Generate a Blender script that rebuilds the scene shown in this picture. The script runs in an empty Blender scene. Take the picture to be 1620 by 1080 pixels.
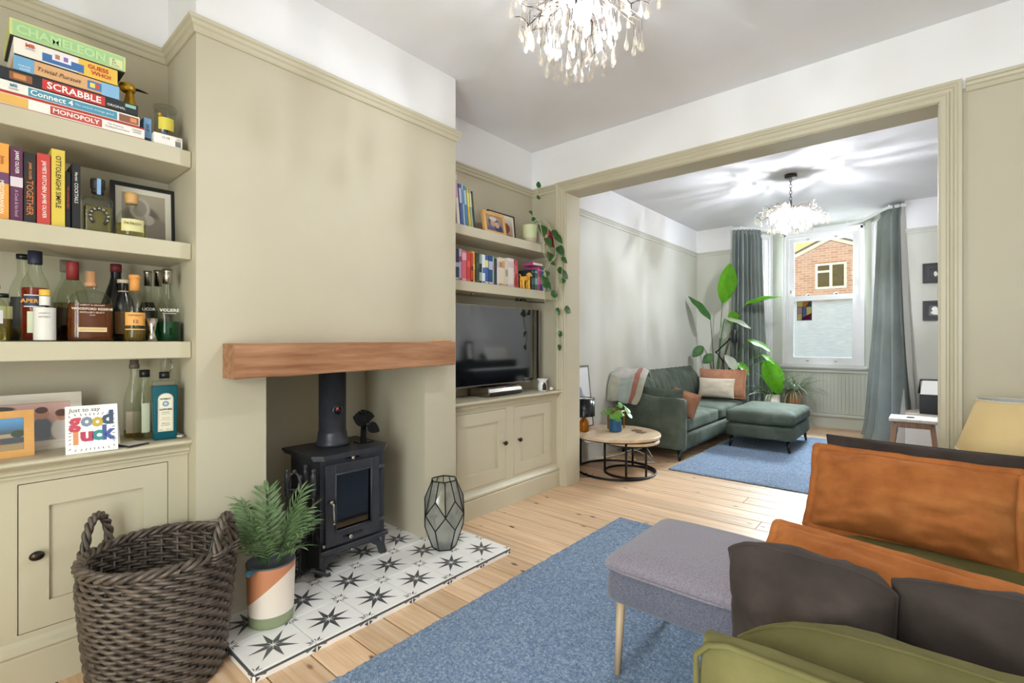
import bpy, bmesh, math, random
from mathutils import Vector, Matrix, noise
S = bpy.context.scene
COL = S.collection
R = math.radians
PI = math.pi
random.seed(7)

# ------------------------------------------------------------------ camera, sky, light, exposure
cam = bpy.data.objects.new('camera', bpy.data.cameras.new('camera'))
COL.objects.link(cam)
cam.location = (0, 0, 1.2)
cam.rotation_euler = (PI/2, 0, math.atan(660/771))
cam.data.sensor_width = 36
cam.data.lens = 771/1620*36
cam.data.clip_start = 0.02
S.camera = cam
S.view_settings.view_transform = 'Standard'
S.view_settings.look = 'None'
S.view_settings.gamma = 1
S.view_settings.exposure = 0.73
try: S.view_settings.use_curve_mapping = False
except Exception: pass
S.cycles.use_denoising = True
S.cycles.max_bounces = 12
S.cycles.diffuse_bounces = 8
S.cycles.glossy_bounces = 4
S.cycles.transmission_bounces = 6
S.cycles.transparent_max_bounces = 24
S.cycles.caustics_reflective = False
S.cycles.caustics_refractive = False
S.cycles.sample_clamp_indirect = 6

W = bpy.data.worlds.new('sky'); S.world = W; W.use_nodes = True
W.node_tree.nodes['Background'].inputs[0].default_value = (1.0, .80, .36, 1)
W.node_tree.nodes['Background'].inputs[1].default_value = .88

def light(name, kind, loc, energy, color=(1, 1, 1), rot=(0, 0, 0), **k):
    l = bpy.data.lights.new(name, kind); l.energy = energy; l.color = color
    for a, b in k.items(): setattr(l, a, b)
    o = bpy.data.objects.new(name, l); o.location = loc; o.rotation_euler = rot
    COL.objects.link(o); return o
# broad daylight from the street side, coming down through the bay windows
light('daylight', 'SUN', (0, 14, 9), 72, (.83, .92, 1.0), (R(-48), 0, R(3)), angle=R(50))
# daylight at the garden door behind the camera
light('garden_daylight', 'AREA', (-.25, -1.25, 1.25), 80, (.85, .92, 1.0), (R(90), 0, R(0)), shape='RECTANGLE', size=1.3, size_y=2.1)
BULB_NEAR, BULB_FAR = 4300, 17500

# ------------------------------------------------------------------ materials
MATS = {}
def lin(h):
    if isinstance(h, str):
        h = h.lstrip('#'); h = [int(h[i:i+2], 16)/255 for i in (0, 2, 4)]
    return tuple((c/12.92 if c <= .04045 else ((c+.055)/1.055)**2.4) for c in h) + (1,)
class NT:
    def __init__(s, name):
        s.m = bpy.data.materials.new(name); s.m.use_nodes = True
        s.t = s.m.node_tree; s.n = s.t.nodes; s.p = s.n['Principled BSDF']; s.out = s.n['Material Output']
        MATS[name] = s.m
    def add(s, typ, **k):
        n = s.n.new(typ)
        for a, b in k.items(): setattr(n, a, b)
        return n
    def link(s, a, b): s.t.links.new(a, b)
    def coord(s, which='Object', scale=(1, 1, 1)):
        c = s.add('ShaderNodeTexCoord'); mp = s.add('ShaderNodeMapping'); mp.inputs['Scale'].default_value = scale
        s.link(c.outputs[which], mp.inputs[0]); return mp.outputs[0]
    def noise(s, co, scale=5, detail=3, rough=.5):
        n = s.add('ShaderNodeTexNoise'); n.inputs['Scale'].default_value = scale; n.inputs['Detail'].default_value = detail
        n.inputs['Roughness'].default_value = rough; s.link(co, n.inputs['Vector']); return n.outputs['Fac']
    def ramp(s, fac, stops):
        r = s.add('ShaderNodeValToRGB'); e = r.color_ramp.elements
        while len(e) < len(stops): e.new(.5)
        for el, (p, c) in zip(e, stops): el.position = p; el.color = lin(c)
        s.link(fac, r.inputs[0]); return r.outputs[0]
    def mix(s, fac, a, b, mode='MIX'):
        m = s.add('ShaderNodeMix', data_type='RGBA', blend_type=mode)
        for sock, v in ((m.inputs[0], fac), (m.inputs[6], a), (m.inputs[7], b)):
            if hasattr(v, 'links'): s.link(v, sock)
            else: sock.default_value = v if isinstance(v, (float, int)) else lin(v)
        return m.outputs[2]
    def math(s, op, a, b=0):
        m = s.add('ShaderNodeMath', operation=op)
        for sock, v in ((m.inputs[0], a), (m.inputs[1], b)):
            if hasattr(v, 'links'): s.link(v, sock)
            else: sock.default_value = v
        return m.outputs[0]
    def bump(s, h, strength=.3, dist=.01):
        b = s.add('ShaderNodeBump'); b.inputs['Strength'].default_value = strength; b.inputs['Distance'].default_value = dist
        s.link(h, b.inputs['Height']); s.link(b.outputs[0], s.p.inputs['Normal'])
    def base(s, c):
        if hasattr(c, 'links'): s.link(c, s.p.inputs['Base Color'])
        else: s.p.inputs['Base Color'].default_value = lin(c)
    def set(s, **k):
        for a, b in k.items(): s.p.inputs[a.replace('_', ' ')].default_value = b

def plain(name, c, rough=.5, metal=0, c2=None, ns=8, bump=0, bs=120, bd=.002, sheen=0, **k):
    t = NT(name); t.set(Roughness=rough, Metallic=metal)
    co = None
    if c2:
        co = t.coord(); t.base(t.ramp(t.noise(co, ns, 4), [(.3, c), (.7, c2)]))
    else: t.base(c)
    if bump:
        co = co or t.coord(); t.bump(t.noise(co, bs, 2), bump, bd)
    if sheen: t.set(Sheen_Weight=sheen, Sheen_Roughness=.35)
    if k: t.set(**k)
    return t
def mat(k):
    if k not in MATS: plain(k, k, .55)
    return MATS[k]

plain('sage', 'BEB6A0', .62, c2='BAB29C', ns=3, bump=.08, bs=160)
plain('sage_daylit', 'CCCBC2', .6, c2='C8C7BE', ns=3, bump=.08, bs=160)  # same paint as sage, with the greyer daylight put into its colour
plain('joinery', 'C2BAA2', .45, c2='BEB69E', ns=4, bump=.04, bs=90)
plain('white_wall', 'ECEBEC', .7, c2='E8E7E8', ns=3, bump=.06, bs=160)
plain('ceiling_paint', 'E6E5E7', .8, c2='E2E1E3', ns=3, bump=.06, bs=120)
plain('white_gloss', 'ECEBEC', .3, c2='E6E5E7', ns=6)
plain('bay_paint', 'C6C9BD', .45, c2='C2C5B9', ns=4)
plain('black_iron', '33343B', .42, c2='2A2B31', ns=20, bump=.12, bs=300, bd=.001)
plain('black_gloss', '131418', .22)
plain('black_metal', '1B1B1E', .4, .6)
plain('steel', 'B9B4AC', .22, 1, c2='A9A49C', ns=15)
plain('dark_bronze', '4A4038', .3, .9, c2='3A322B', ns=20)
plain('brass', 'C89B4A', .28, 1, c2='B88B3C', ns=20)
plain('gold', 'C8A03A', .3, .9, c2='AA8228', ns=12)
plain('soot', '2E2823', .9, c2='4A3A2C', ns=9)
plain('grout', '6E6A66', .8)
plain('tile_white', 'EEECEA', .38, c2='E9E6E3', ns=5)
plain('tile_dark', '3F4044', .4, c2='4B4C50', ns=14)
plain('tile_grey', '5A5B5E', .4, c2='505154', ns=14)
plain('paper', 'EFEBDF', .8, c2='E2DCCB', ns=40)
plain('white_card', 'F4F2EE', .6)
plain('ink', '2A2A2E', .6)
plain('black_frame', '17181B', .35)
plain('mount', 'E8E2D4', .7)
plain('plastic_black', '18191C', .35)
plain('terracotta', 'C98660', .5, c2='C27E58', ns=6)
plain('cream_glaze', 'E9DDD0', .35, c2='E4D7C9', ns=4)
plain('green_glaze', '8B9474', .4, c2='838C6C', ns=5)
plain('soil', '2F241C', .95, c2='46362A', ns=60, bump=.8, bs=90, bd=.01)
plain('wicker', '362D27', .4, c2='665A50', ns=26, bump=.3, bs=200)
plain('rope_white', 'CFCBC2', .6)
plain('lamp_cream', 'D9BE8A', .8, c2='D4B882', ns=5, bump=.15, bs=400)
plain('cord_black', '1A1A1C', .5)
plain('roof_tile', '6E6E74', .8, c2='54545C', ns=8)
plain('upvc', 'E8EEE2', .35)
plain('asphalt', '6E6C6A', .9, c2='7A7876', ns=5)

def woodmat(name, c1, c2, c3, scale=(1.2, 22, 22), ns=2.2, rough=.45, rnd=0, knots=True):
    t = NT(name); co = t.coord('Object', scale)
    if rnd:
        oi = t.add('ShaderNodeObjectInfo'); ad = t.add('ShaderNodeVectorMath', operation='ADD')
        sc = t.math('MULTIPLY', oi.outputs['Random'], 37.0); cb = t.add('ShaderNodeCombineXYZ')
        for i in range(3): t.link(sc, cb.inputs[i])
        t.link(co, ad.inputs[0]); t.link(cb.outputs[0], ad.inputs[1]); co = ad.outputs[0]
    n = t.noise(co, ns, 6, .62)
    col = t.ramp(n, [(.28, c1), (.5, c2), (.72, c3)])
    if knots:
        v = t.add('ShaderNodeTexVoronoi'); v.inputs['Scale'].default_value = .9
        mp = t.add('ShaderNodeMapping'); mp.inputs['Scale'].default_value = (4.4, .42, .42)
        t.link(co, mp.inputs[0]); t.link(mp.outputs[0], v.inputs['Vector'])
        k = t.ramp(v.outputs['Distance'], [(.05, 'FFFFFF'), (.13, '000000')])
        col = t.mix(k, col, '5A3826')
    if rnd:
        oi2 = t.add('ShaderNodeObjectInfo')
        hv = t.add('ShaderNodeHueSaturation')
        mr = t.add('ShaderNodeMapRange'); mr.inputs[3].default_value = 1-rnd; mr.inputs[4].default_value = 1+rnd*.6
        t.link(oi2.outputs['Random'], mr.inputs[0]); t.link(mr.outputs[0], hv.inputs['Value'])
        t.link(col, hv.inputs['Color']); col = hv.outputs[0]
    t.base(col); t.set(Roughness=rough); t.bump(n, .15, .004); return t
woodmat('pine_board', 'BF9874', 'D3B18E', 'E2C8AC', (1.1, 26, 26), 1.6, .44, rnd=.17)
woodmat('oak_beam', '74482C', '97694A', 'B08462', (14, 1.3, 16), 1.8, .5)
woodmat('oak_light', 'C8924E', 'DBA662', 'E2B273', (16, 2, 2), 1.6, .45, knots=False)
woodmat('washed_wood', 'B9AEA0', 'CFC6BA', 'DAD2C8', (14, 2, 14), 1.6, .6, knots=False)
woodmat('table_wood', 'A98D6E', 'CBB293', 'DCC7AB', (7, 1.1, 7), 1.3, .45, knots=False)
woodmat('leg_wood', '9C8468', 'B39A7C', 'BFA88B', (40, 40, 3), 1.4, .45, knots=False)
woodmat('stool_wood', '7E5A43', '9A7256', 'AC866A', (20, 20, 3), 1.3, .55, knots=False)

def velvet(name, c, c2, c3, ns=4, rough=.62, sheen=.55):
    t = NT(name); co = t.coord()
    n = t.noise(co, ns, 5, .6)
    lw = t.add('ShaderNodeLayerWeight'); lw.inputs[0].default_value = .35
    col = t.ramp(n, [(.3, c), (.52, c2), (.75, c3)])
    t.base(col); t.set(Roughness=.85, Sheen_Weight=sheen, Sheen_Roughness=.4, Specular_IOR_Level=.15)
    t.p.inputs['Sheen Tint'].default_value = lin(c3)
    t.bump(t.noise(co, 380, 2), .12, .002); return t
velvet('velvet_green', '434A42', '50584E', '626A60', 5, sheen=.14)
velvet('velvet_olive', '4E4A2C', '5D5835', '6E6842', 4, sheen=.35)
velvet('velvet_brown', '302926', '3D3531', '504742', 5)
velvet('velvet_rust', '8C5028', 'A86636', 'BA7A46', 5)
velvet('velvet_tan', '8A5E48', 'A0735A', 'B08468', 6)
velvet('velvet_teal', '7E8583', '858C89', '8D9391', 3)
def fabric(name, c, c2, ns=300, rough=.9, bs=700, bump=.5):
    t = NT(name); co = t.coord(); n = t.noise(co, ns, 2, .7)
    t.base(t.ramp(n, [(.35, c), (.65, c2)])); t.set(Roughness=rough, Sheen_Weight=.25)
    t.bump(t.noise(co, bs, 2), bump, .003); return t
fabric('wool_mauve', '6C6470', '8A828C', 260)
fabric('wool_slate', '4A4A58', '6A6A78', 260)
fabric('linen', 'B9AD98', 'CFC5B2', 200)
fabric('blanket_grey', 'A7A39E', 'C2BEBA', 180)
fabric('blanket_sage', '8E9A94', 'A9B2AB', 180)
fabric('blanket_olive', '9A998A', 'B1AF9F', 180)
fabric('blanket_red', '8A5549', '9E695C', 180)
fabric('lining', 'DAD8D4', 'CFCdc8', 200, bump=.2)
def rugmat(name, a, b, c):
    t = NT(name); co = t.coord(); n = t.noise(co, 95, 4, .85); n2 = t.noise(co, 2.2, 3, .5)
    col = t.ramp(n, [(.36, a), (.5, b), (.64, c)])
    col = t.mix(t.math('MULTIPLY', n2, .3), col, a)
    t.base(col); t.set(Roughness=.95, Sheen_Weight=.3); t.bump(t.noise(co, 260, 2), .9, .012); return t
rugmat('rug_pile', '3A5C84', '6986AA', 'BAC8D6')

def leafmat(name, c, c2, trans=.45, rough=.35):
    t = NT(name); co = t.coord(); n = t.noise(co, 14, 3)
    col = t.ramp(n, [(.3, c), (.7, c2)]); t.base(col); t.set(Roughness=rough)
    tr = t.add('ShaderNodeBsdfTranslucent'); t.link(col, tr.inputs[0])
    mx = t.add('ShaderNodeMixShader'); mx.inputs[0].default_value = trans
    t.link(t.p.outputs[0], mx.inputs[1]); t.link(tr.outputs[0], mx.inputs[2]); t.link(mx.outputs[0], t.out.inputs[0]); return t
leafmat('leaf_bird', '62AE22', '7CC634', .6)
leafmat('leaf_deep', '2E5A26', '3F6E30', .3)
leafmat('leaf_palm', '5E7E4C', '93AC80', .3)
leafmat('leaf_pothos', '3E6A2A', '5F8A3A', .35)
leafmat('leaf_pilea', '4A8A2E', '7CB24A', .4)
leafmat('leaf_pale', 'B9C4B4', 'D6DCCB', .35)
leafmat('leaf_blade', '6A8A5C', '93AC86', .35)
plain('stem', '3F5A34', .5, c2='4E6B40', ns=10)
plain('stem_brown', '4A3F30', .6)
plain('vine', 'A8AF88', .5)

def glassmat(name, tint='FFFFFF', rough=.02, fac_add=.0, ior=1.45, haze=0, hazec='FFFFFF'):
    t = NT(name); t.n.remove(t.p)
    tr = t.add('ShaderNodeBsdfTransparent'); tr.inputs[0].default_value = lin(tint)
    gl = t.add('ShaderNodeBsdfGlossy'); gl.inputs['Roughness'].default_value = rough
    lw = t.add('ShaderNodeLayerWeight'); lw.inputs[0].default_value = .5
    mx = t.add('ShaderNodeMixShader')
    f = t.math('ADD', t.math('MULTIPLY', t.math('POWER', lw.outputs['Facing'], 3.0), .45), .035+fac_add)
    t.link(f, mx.inputs[0]); t.link(tr.outputs[0], mx.inputs[1]); t.link(gl.outputs[0], mx.inputs[2])
    last = mx.outputs[0]
    if haze:
        df = t.add('ShaderNodeBsdfTranslucent'); df.inputs[0].default_value = lin(hazec)
        m2 = t.add('ShaderNodeMixShader'); m2.inputs[0].default_value = haze
        t.link(last, m2.inputs[1]); t.link(df.outputs[0], m2.inputs[2]); last = m2.outputs[0]
    t.link(last, t.out.inputs[0]); return t
glassmat('clear_glass', 'F6F8F6')
glassmat('window_glass', 'FAFCFA')
glassmat('bottle_glass', 'F6F9F3', .03)
glassmat('drop_glass', 'F7F3EA', .03, .06, haze=.13, hazec='FFF9F0')
glassmat('bulb_glass', 'FFFFFF', .1, 0, haze=.30, hazec='FFFFFF')
glassmat('lantern_glass', 'F2F4F2', .04, .09, haze=.24)
glassmat('amber_glass', 'E0B050', .05, .02, haze=.35, hazec='E0A83A')
glassmat('stove_glass', '8A8684', .06, .06)
def liquid(name, c, tr=.7):
    t = NT(name); t.base(c); t.set(Roughness=.05, Transmission_Weight=tr, IOR=1.2); return t
liquid('liquid_red', 'B8341C'); liquid('liquid_amber', 'A8582A'); liquid('liquid_gold', 'D8C878', .85)
liquid('liquid_green', '0E6B3C'); liquid('liquid_dark', '1A1412', .2); liquid('liquid_blue', '2C7C8E', .6); liquid('liquid_straw', 'C9A24A', .8)
t = NT('frosted_glass'); co = t.coord('Object', (1, 1, 9)); nz = t.noise(co, 9, 4, .6)
t.base(t.ramp(nz, [(.3, 'A8C2C8'), (.7, 'CCDEE2')])); t.set(Roughness=.24, Transmission_Weight=.92, IOR=1.08)
trn = t.add('ShaderNodeBsdfTranslucent'); trn.inputs[0].default_value = lin('C9D6D8'); mx = t.add('ShaderNodeMixShader'); mx.inputs[0].default_value = .03
t.link(t.p.outputs[0], mx.inputs[1]); t.link(trn.outputs[0], mx.inputs[2]); t.link(mx.outputs[0], t.out.inputs[0]); t.bump(nz, .3, .01)
t = NT('screen'); t.base('080A0F'); t.set(Roughness=.06, IOR=2.3)
def emit(name, c, strength):
    t = NT(name); t.n.remove(t.p); e = t.add('ShaderNodeEmission'); e.inputs[0].default_value = lin(c); e.inputs[1].default_value = strength
    t.link(e.outputs[0], t.out.inputs[0])
emit('bulb_near', 'F6F9FF', BULB_NEAR); emit('bulb_far', 'F3F8FF', BULB_FAR); emit('led_red', 'FF2010', 4)
t = NT('brickwork'); co = t.coord('Object'); mp = t.add('ShaderNodeMapping'); mp.inputs['Rotation'].default_value = (PI/2, 0, 0); t.link(co, mp.inputs[0])
bk = t.add('ShaderNodeTexBrick'); bk.inputs['Scale'].default_value = 1; bk.inputs['Brick Width'].default_value = .36; bk.inputs['Row Height'].default_value = .125
bk.inputs['Mortar Size'].default_value = .014; bk.inputs['Bias'].default_value = -.1
for i, c in enumerate(('B0978F', '8C6E68', 'CBBAB3')): bk.inputs[1+i].default_value = lin(c)
t.link(mp.outputs[0], bk.inputs[0]); nb = t.noise(co, 1.5, 4); t.base(t.mix(t.math('MULTIPLY', nb, .5), bk.outputs[0], 'CFA494')); t.set(Roughness=.9); t.bump(bk.outputs['Fac'], -.4, .02)

def photomat(name, bg, blobs, axis=1):
    """soft flat photographic print: blobs (u, v, ru, rv, colour) over a vertical two-tone ground"""
    t = NT(name); c = t.add('ShaderNodeTexCoord'); sp = t.add('ShaderNodeSeparateXYZ'); t.link(c.outputs['Generated'], sp.inputs[0])
    u, v = sp.outputs[axis], sp.outputs[2]
    col = t.ramp(v, [(.15, bg[0]), (.55, bg[1]), (.95, bg[2] if len(bg) > 2 else bg[1])])
    for bu, bv, ru, rv, cc in blobs:
        du = t.math('DIVIDE', t.math('SUBTRACT', u, bu), ru); dv = t.math('DIVIDE', t.math('SUBTRACT', v, bv), rv)
        q = t.math('ADD', t.math('MULTIPLY', du, du), t.math('MULTIPLY', dv, dv))
        mr = t.add('ShaderNodeMapRange', interpolation_type='SMOOTHSTEP'); mr.inputs[1].default_value = 1.25; mr.inputs[2].default_value = .65
        t.link(q, mr.inputs[0]); col = t.mix(mr.outputs[0], col, cc)
    t.base(col); t.set(Roughness=.25); return t

# ------------------------------------------------------------------ mesh builder (all coordinates are world metres)
class B:
    def __init__(s): s.v = []; s.f = []; s.m = []; s.s = []
    def add(s, vs, fs, mi=0, smooth=False):
        o = len(s.v); s.v += [tuple(v) for v in vs]
        for f in fs: s.f.append(tuple(i+o for i in f)); s.m.append(mi); s.s.append(smooth)
        return s
    def box(s, x0, x1, y0, y1, z0, z1, mi=0):
        return s.add([(x, y, z) for x in (x0, x1) for y in (y0, y1) for z in (z0, z1)],
                     [(0, 1, 3, 2), (4, 6, 7, 5), (0, 4, 5, 1), (2, 3, 7, 6), (0, 2, 6, 4), (1, 5, 7, 3)], mi)
    def bm(s, bm, M=None, mi=0, smooth=False):
        bm.verts.index_update()
        s.add([(M @ v.co if M else v.co) for v in bm.verts], [[v.index for v in f.verts] for f in bm.faces], mi, smooth); bm.free(); return s
    def rbox(s, c, size, r=.01, seg=2, mi=0, rot=None, smooth=False):
        bm = bmesh.new(); bmesh.ops.create_cube(bm, size=1)
        for v in bm.verts: v.co = Vector((v.co.x*size[0], v.co.y*size[1], v.co.z*size[2]))
        r = min(r, min(size)*.49)
        if r > 0: bmesh.ops.bevel(bm, geom=bm.edges[:], offset=r, segments=seg, profile=.5, affect='EDGES')
        M = Matrix.Translation(c)
        if rot: M = M @ (rot if isinstance(rot, Matrix) else Matrix.Rotation(rot, 4, 'Z'))
        return s.bm(bm, M, mi, smooth)
    def soft(s, c, size, r=.05, dome=0, n=10, mi=0, rot=None, sag=None, wr=0, seed=0):
        """upholstered block: rounded, domed top"""
        bm = bmesh.new(); bmesh.ops.create_cube(bm, size=2)
        bmesh.ops.subdivide_edges(bm, edges=bm.edges[:], cuts=n, use_grid_fill=True)
        h = Vector(size)/2
        for v in bm.verts:
            a = v.co.copy(); p = Vector((a.x*h.x, a.y*h.y, a.z*h.z))
            q = Vector([max(-(h[i]-r), min(h[i]-r, p[i])) for i in range(3)])
            d = p-q
            p = q + (d.normalized()*r if d.length > 1e-9 else Vector())
            if dome and a.z > 0: p.z += dome*a.z*(1-a.x**4)*(1-a.y**4)
            if wr: p += Vector((0, 0, 1))*wr*noise.noise(Vector((p.x*7+seed, p.y*7, p.z*7)))
            v.co = p
        M = Matrix.Translation(c)
        if rot: M = M @ (rot if isinstance(rot, Matrix) else Matrix.Rotation(rot, 4, 'Z'))
        return s.bm(bm, M, mi, True)
    def lathe(s, prof, c=(0, 0, 0), n=24, mi=0, smooth=True, sx=1, sy=1, rot=0, axis=None, cap=True):
        vs = []; fs = []
        for r, z in prof:
            for k in range(n):
                a = 2*PI*k/n+rot; vs.append(Vector((r*math.cos(a)*sx, r*math.sin(a)*sy, z)))
        for i in range(len(prof)-1):
            for k in range(n): fs.append((i*n+k, i*n+(k+1) % n, (i+1)*n+(k+1) % n, (i+1)*n+k))
        if cap:
            if prof[0][0] > 1e-6: fs.append(tuple(reversed(range(n))))
            if prof[-1][0] > 1e-6: fs.append(tuple(range((len(prof)-1)*n, len(prof)*n)))
        M = Matrix.Translation(c)
        if axis is not None: M = M @ Vector((0, 0, 1)).rotation_difference(Vector(axis)).to_matrix().to_4x4()
        return s.add([M @ v for v in vs], fs, mi, smooth)
    def tube(s, pts, r, n=6, mi=0, closed=False, smooth=True):
        P = [Vector(p) for p in pts]; m = len(P); vs = []; fs = []
        rr = r if isinstance(r, (list, tuple)) else [r]*m
        up = None
        for i in range(m):
            t = (P[(i+1) % m]-P[i-1]) if closed else (P[min(i+1, m-1)]-P[max(i-1, 0)])
            if t.length < 1e-9: t = Vector((0, 0, 1))
            t.normalize()
            if up is None: up = t.orthogonal().normalized()
            up = up - t*up.dot(t)
            if up.length < 1e-6: up = t.orthogonal()
            up.normalize(); sd = t.cross(up)
            for k in range(n):
                a = 2*PI*k/n; vs.append(P[i]+(up*math.cos(a)+sd*math.sin(a))*rr[i])
        for i in range(m if closed else m-1):
            j = (i+1) % m
            for k in range(n): fs.append((i*n+k, i*n+(k+1) % n, j*n+(k+1) % n, j*n+k))
        if not closed: fs += [tuple(reversed(range(n))), tuple(range((m-1)*n, m*n))]
        return s.add(vs, fs, mi, smooth)
    def sphere(s, c, r, mi=0, sc=(1, 1, 1), n=12, m=8):
        prof = [(max(1e-7, math.sin(PI*i/m)), -math.cos(PI*i/m)) for i in range(m+1)]
        vs = []; fs = []
        for rr, z in prof:
            for k in range(n): a = 2*PI*k/n; vs.append((c[0]+r*sc[0]*rr*math.cos(a), c[1]+r*sc[1]*rr*math.sin(a), c[2]+r*sc[2]*z))
        for i in range(m):
            for k in range(n): fs.append((i*n+k, i*n+(k+1) % n, (i+1)*n+(k+1) % n, (i+1)*n+k))
        return s.add(vs, fs, mi, True)
    def grid(s, fn, nu, nv, mi=0, smooth=True, closed=False):
        vs = [fn(i/nu, j/nv) for i in range(nu+1) for j in range(nv+1)]; w = nv+1
        return s.add(vs, [(i*w+j, (i+1)*w+j, (i+1)*w+j+1, i*w+j+1) for i in range(nu) for j in range(nv)], mi, smooth)
    def prism(s, poly, d, mi=0, smooth=False):
        """poly: planar 3-d points, d: extrusion vector"""
        n = len(poly); P = [Vector(p) for p in poly]; d = Vector(d)
        return s.add(P+[p+d for p in P], [tuple(reversed(range(n))), tuple(range(n, 2*n))]+[(i, (i+1) % n, (i+1) % n+n, i+n) for i in range(n)], mi, smooth)
    def extr(s, prof, p0, p1, out, up=(0, 0, 1), mi=0, m0=0, m1=0):
        """moulding: profile (outward, up) swept from p0 to p1; m0/m1 = mitre slope (shift along path per unit outward)"""
        p0, p1, out, up = Vector(p0), Vector(p1), Vector(out), Vector(up); d = (p1-p0).normalized(); n = len(prof)
        A = [p0+out*a+up*b+d*(m0*a) for a, b in prof]; Bb = [p1+out*a+up*b+d*(m1*a) for a, b in prof]
        return s.add(A+Bb, [tuple(range(n)), tuple(reversed(range(n, 2*n)))]+[(i, i+n, (i+1) % n+n, (i+1) % n) for i in range(n)], mi)
    def text(s, body, c, n=(1, 0, 0), up=(0, 0, 1), h=None, w=None, mi=0, bold=0, ext=.0006, shear=0, stretch=False):
        cu = bpy.data.curves.new('t', 'FONT'); cu.body = body; cu.size = 1; cu.offset = bold; cu.shear = shear; cu.resolution_u = 2; cu.fill_mode = 'FRONT'
        o = bpy.data.objects.new('t', cu); COL.objects.link(o)
        me = bpy.data.meshes.new_from_object(o.evaluated_get(DG()))
        V = [v.co.copy() for v in me.vertices]; F = [tuple(p.vertices) for p in me.polygons]
        bpy.data.objects.remove(o); bpy.data.curves.remove(cu); bpy.data.meshes.remove(me)
        if not V: return s
        x0, x1 = min(v.x for v in V), max(v.x for v in V); y0, y1 = min(v.y for v in V), max(v.y for v in V)
        bw, bh = x1-x0, y1-y0
        kx = ky = None
        if w: kx = w/bw
        if h: ky = h/bh
        if kx is None: kx = ky
        elif ky is None: ky = kx
        elif not stretch: kx = ky = min(kx, ky)
        n = Vector(n).normalized(); up = Vector(up); up = (up-n*up.dot(n)).normalized(); rt = up.cross(n); c = Vector(c)
        return s.add([c+rt*((v.x-(x0+x1)/2)*kx)+up*((v.y-(y0+y1)/2)*ky)+n*ext for v in V], F, mi)
    def pillow(s, c, ax, ay, w, h, t, mi=0, seed=0, flange=0, pinch=.05, n=22, wr=.012, pw=2.4, rc=0):
        c = Vector(c); ax = Vector(ax).normalized(); az = ax.cross(Vector(ay)).normalized(); ay = az.cross(ax)
        def P(a, b, sd):
            pr = max(0, (1-abs(a)**pw)*(1-abs(b)**pw))**.5
            x = w/2*a*(1-pinch*(1-b*b)); y = h/2*b*(1-pinch*(1-a*a))*(1-rc*abs(a)**5)
            e = max(abs(a), abs(b))
            wz = wr*(noise.noise(Vector((a*2.2+seed, b*2.2, sd*3)))+.6*noise.noise(Vector((a*5+seed, b*5, sd*5+9)))) * (.35+.65*pr)
            crease = wr*.9*abs(noise.noise(Vector((math.atan2(b, a)*3.5+seed, e, sd))))*(e**2)
            return c+ax*x+ay*y+az*(sd*(t/2*pr-crease*pr)+wz*(.6 if e > .98 else 1))
        for sd in (1, -1):
            vs = []; 
            for i in range(n+1):
                for j in range(n+1):
                    a = math.sin((i/n-.5)*PI); b = math.sin((j/n-.5)*PI)
                    vs.append(P(a, b, sd if max(abs(a), abs(b)) < .9999 else 1))
            w1 = n+1
            fs = [(i*w1+j, (i+1)*w1+j, (i+1)*w1+j+1, i*w1+j+1) for i in range(n) for j in range(n)]
            if sd < 0: fs = [tuple(reversed(f)) for f in fs]
            s.add(vs, fs, mi, True)
        ring = []
        for k in range(4):
            for i in range(n):
                q = math.sin((i/n-.5)*PI)
                ring.append([(q, -1), (1, q), (-q, 1), (-1, -q)][k])
        pts = [P(a, b, 1) for a, b in ring]
        if flange:
            vs = []
            for (a, b), p in zip(ring, pts):
                d = (ax*(a if abs(a) > .999 else a*.25)+ay*(b if abs(b) > .999 else b*.25)); d.normalize()
                wv = flange*.35*noise.noise(Vector((a*4+seed, b*4, 3)))
                for off, th in ((-.006, .0045), (flange, .003), (flange, -.003), (-.006, -.0045)):
                    vs.append(p+d*off+az*(th+wv*(1 if off > 0 else 0)))
            m = len(ring); fs = []
            for i in range(m):
                j = (i+1) % m
                for k in range(4): fs.append((i*4+k, i*4+(k+1) % 4, j*4+(k+1) % 4, j*4+k))
            s.add(vs, fs, mi, True)
        else:
            s.tube(pts, .0035, 5, mi, closed=True)
        return s
    def leaf(s, base, d, up, L, Wd, bend=.3, mi=0, n=8, shape=1.0, fold=.15, tip=0, wav=0):
        """leaf blade from base along d, drooping against up"""
        base, d, up = Vector(base), Vector(d).normalized(), Vector(up); up = (up-d*up.dot(d)).normalized(); sd = d.cross(up)
        rows = []
        for i in range(n+1):
            q = i/n; an = bend*q; p = base+d*(L*(math.sin(an)/bend if abs(bend) > 1e-4 else q))-up*(L*((1-math.cos(an))/bend if abs(bend) > 1e-4 else 0))
            w = Wd/2*(math.sin(PI*min(1, q**shape*.985+.015)))**.75*(1-tip*q)
            nz = up*math.cos(an)+d*math.sin(an)
            wv = wav*math.sin(q*14)
            rows.append([p+sd*w*k+nz*(abs(k)*w*fold*2+wv*k*k) for k in (-1, -.5, 0, .5, 1)])
        vs = [p for r in rows for p in r]
        return s.add(vs, [(i*5+j, (i+1)*5+j, (i+1)*5+j+1, i*5+j+1) for i in range(n) for j in range(4)], mi, True)
def DG(): 
    dg = bpy.context.evaluated_depsgraph_get(); dg.update(); return dg

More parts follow.
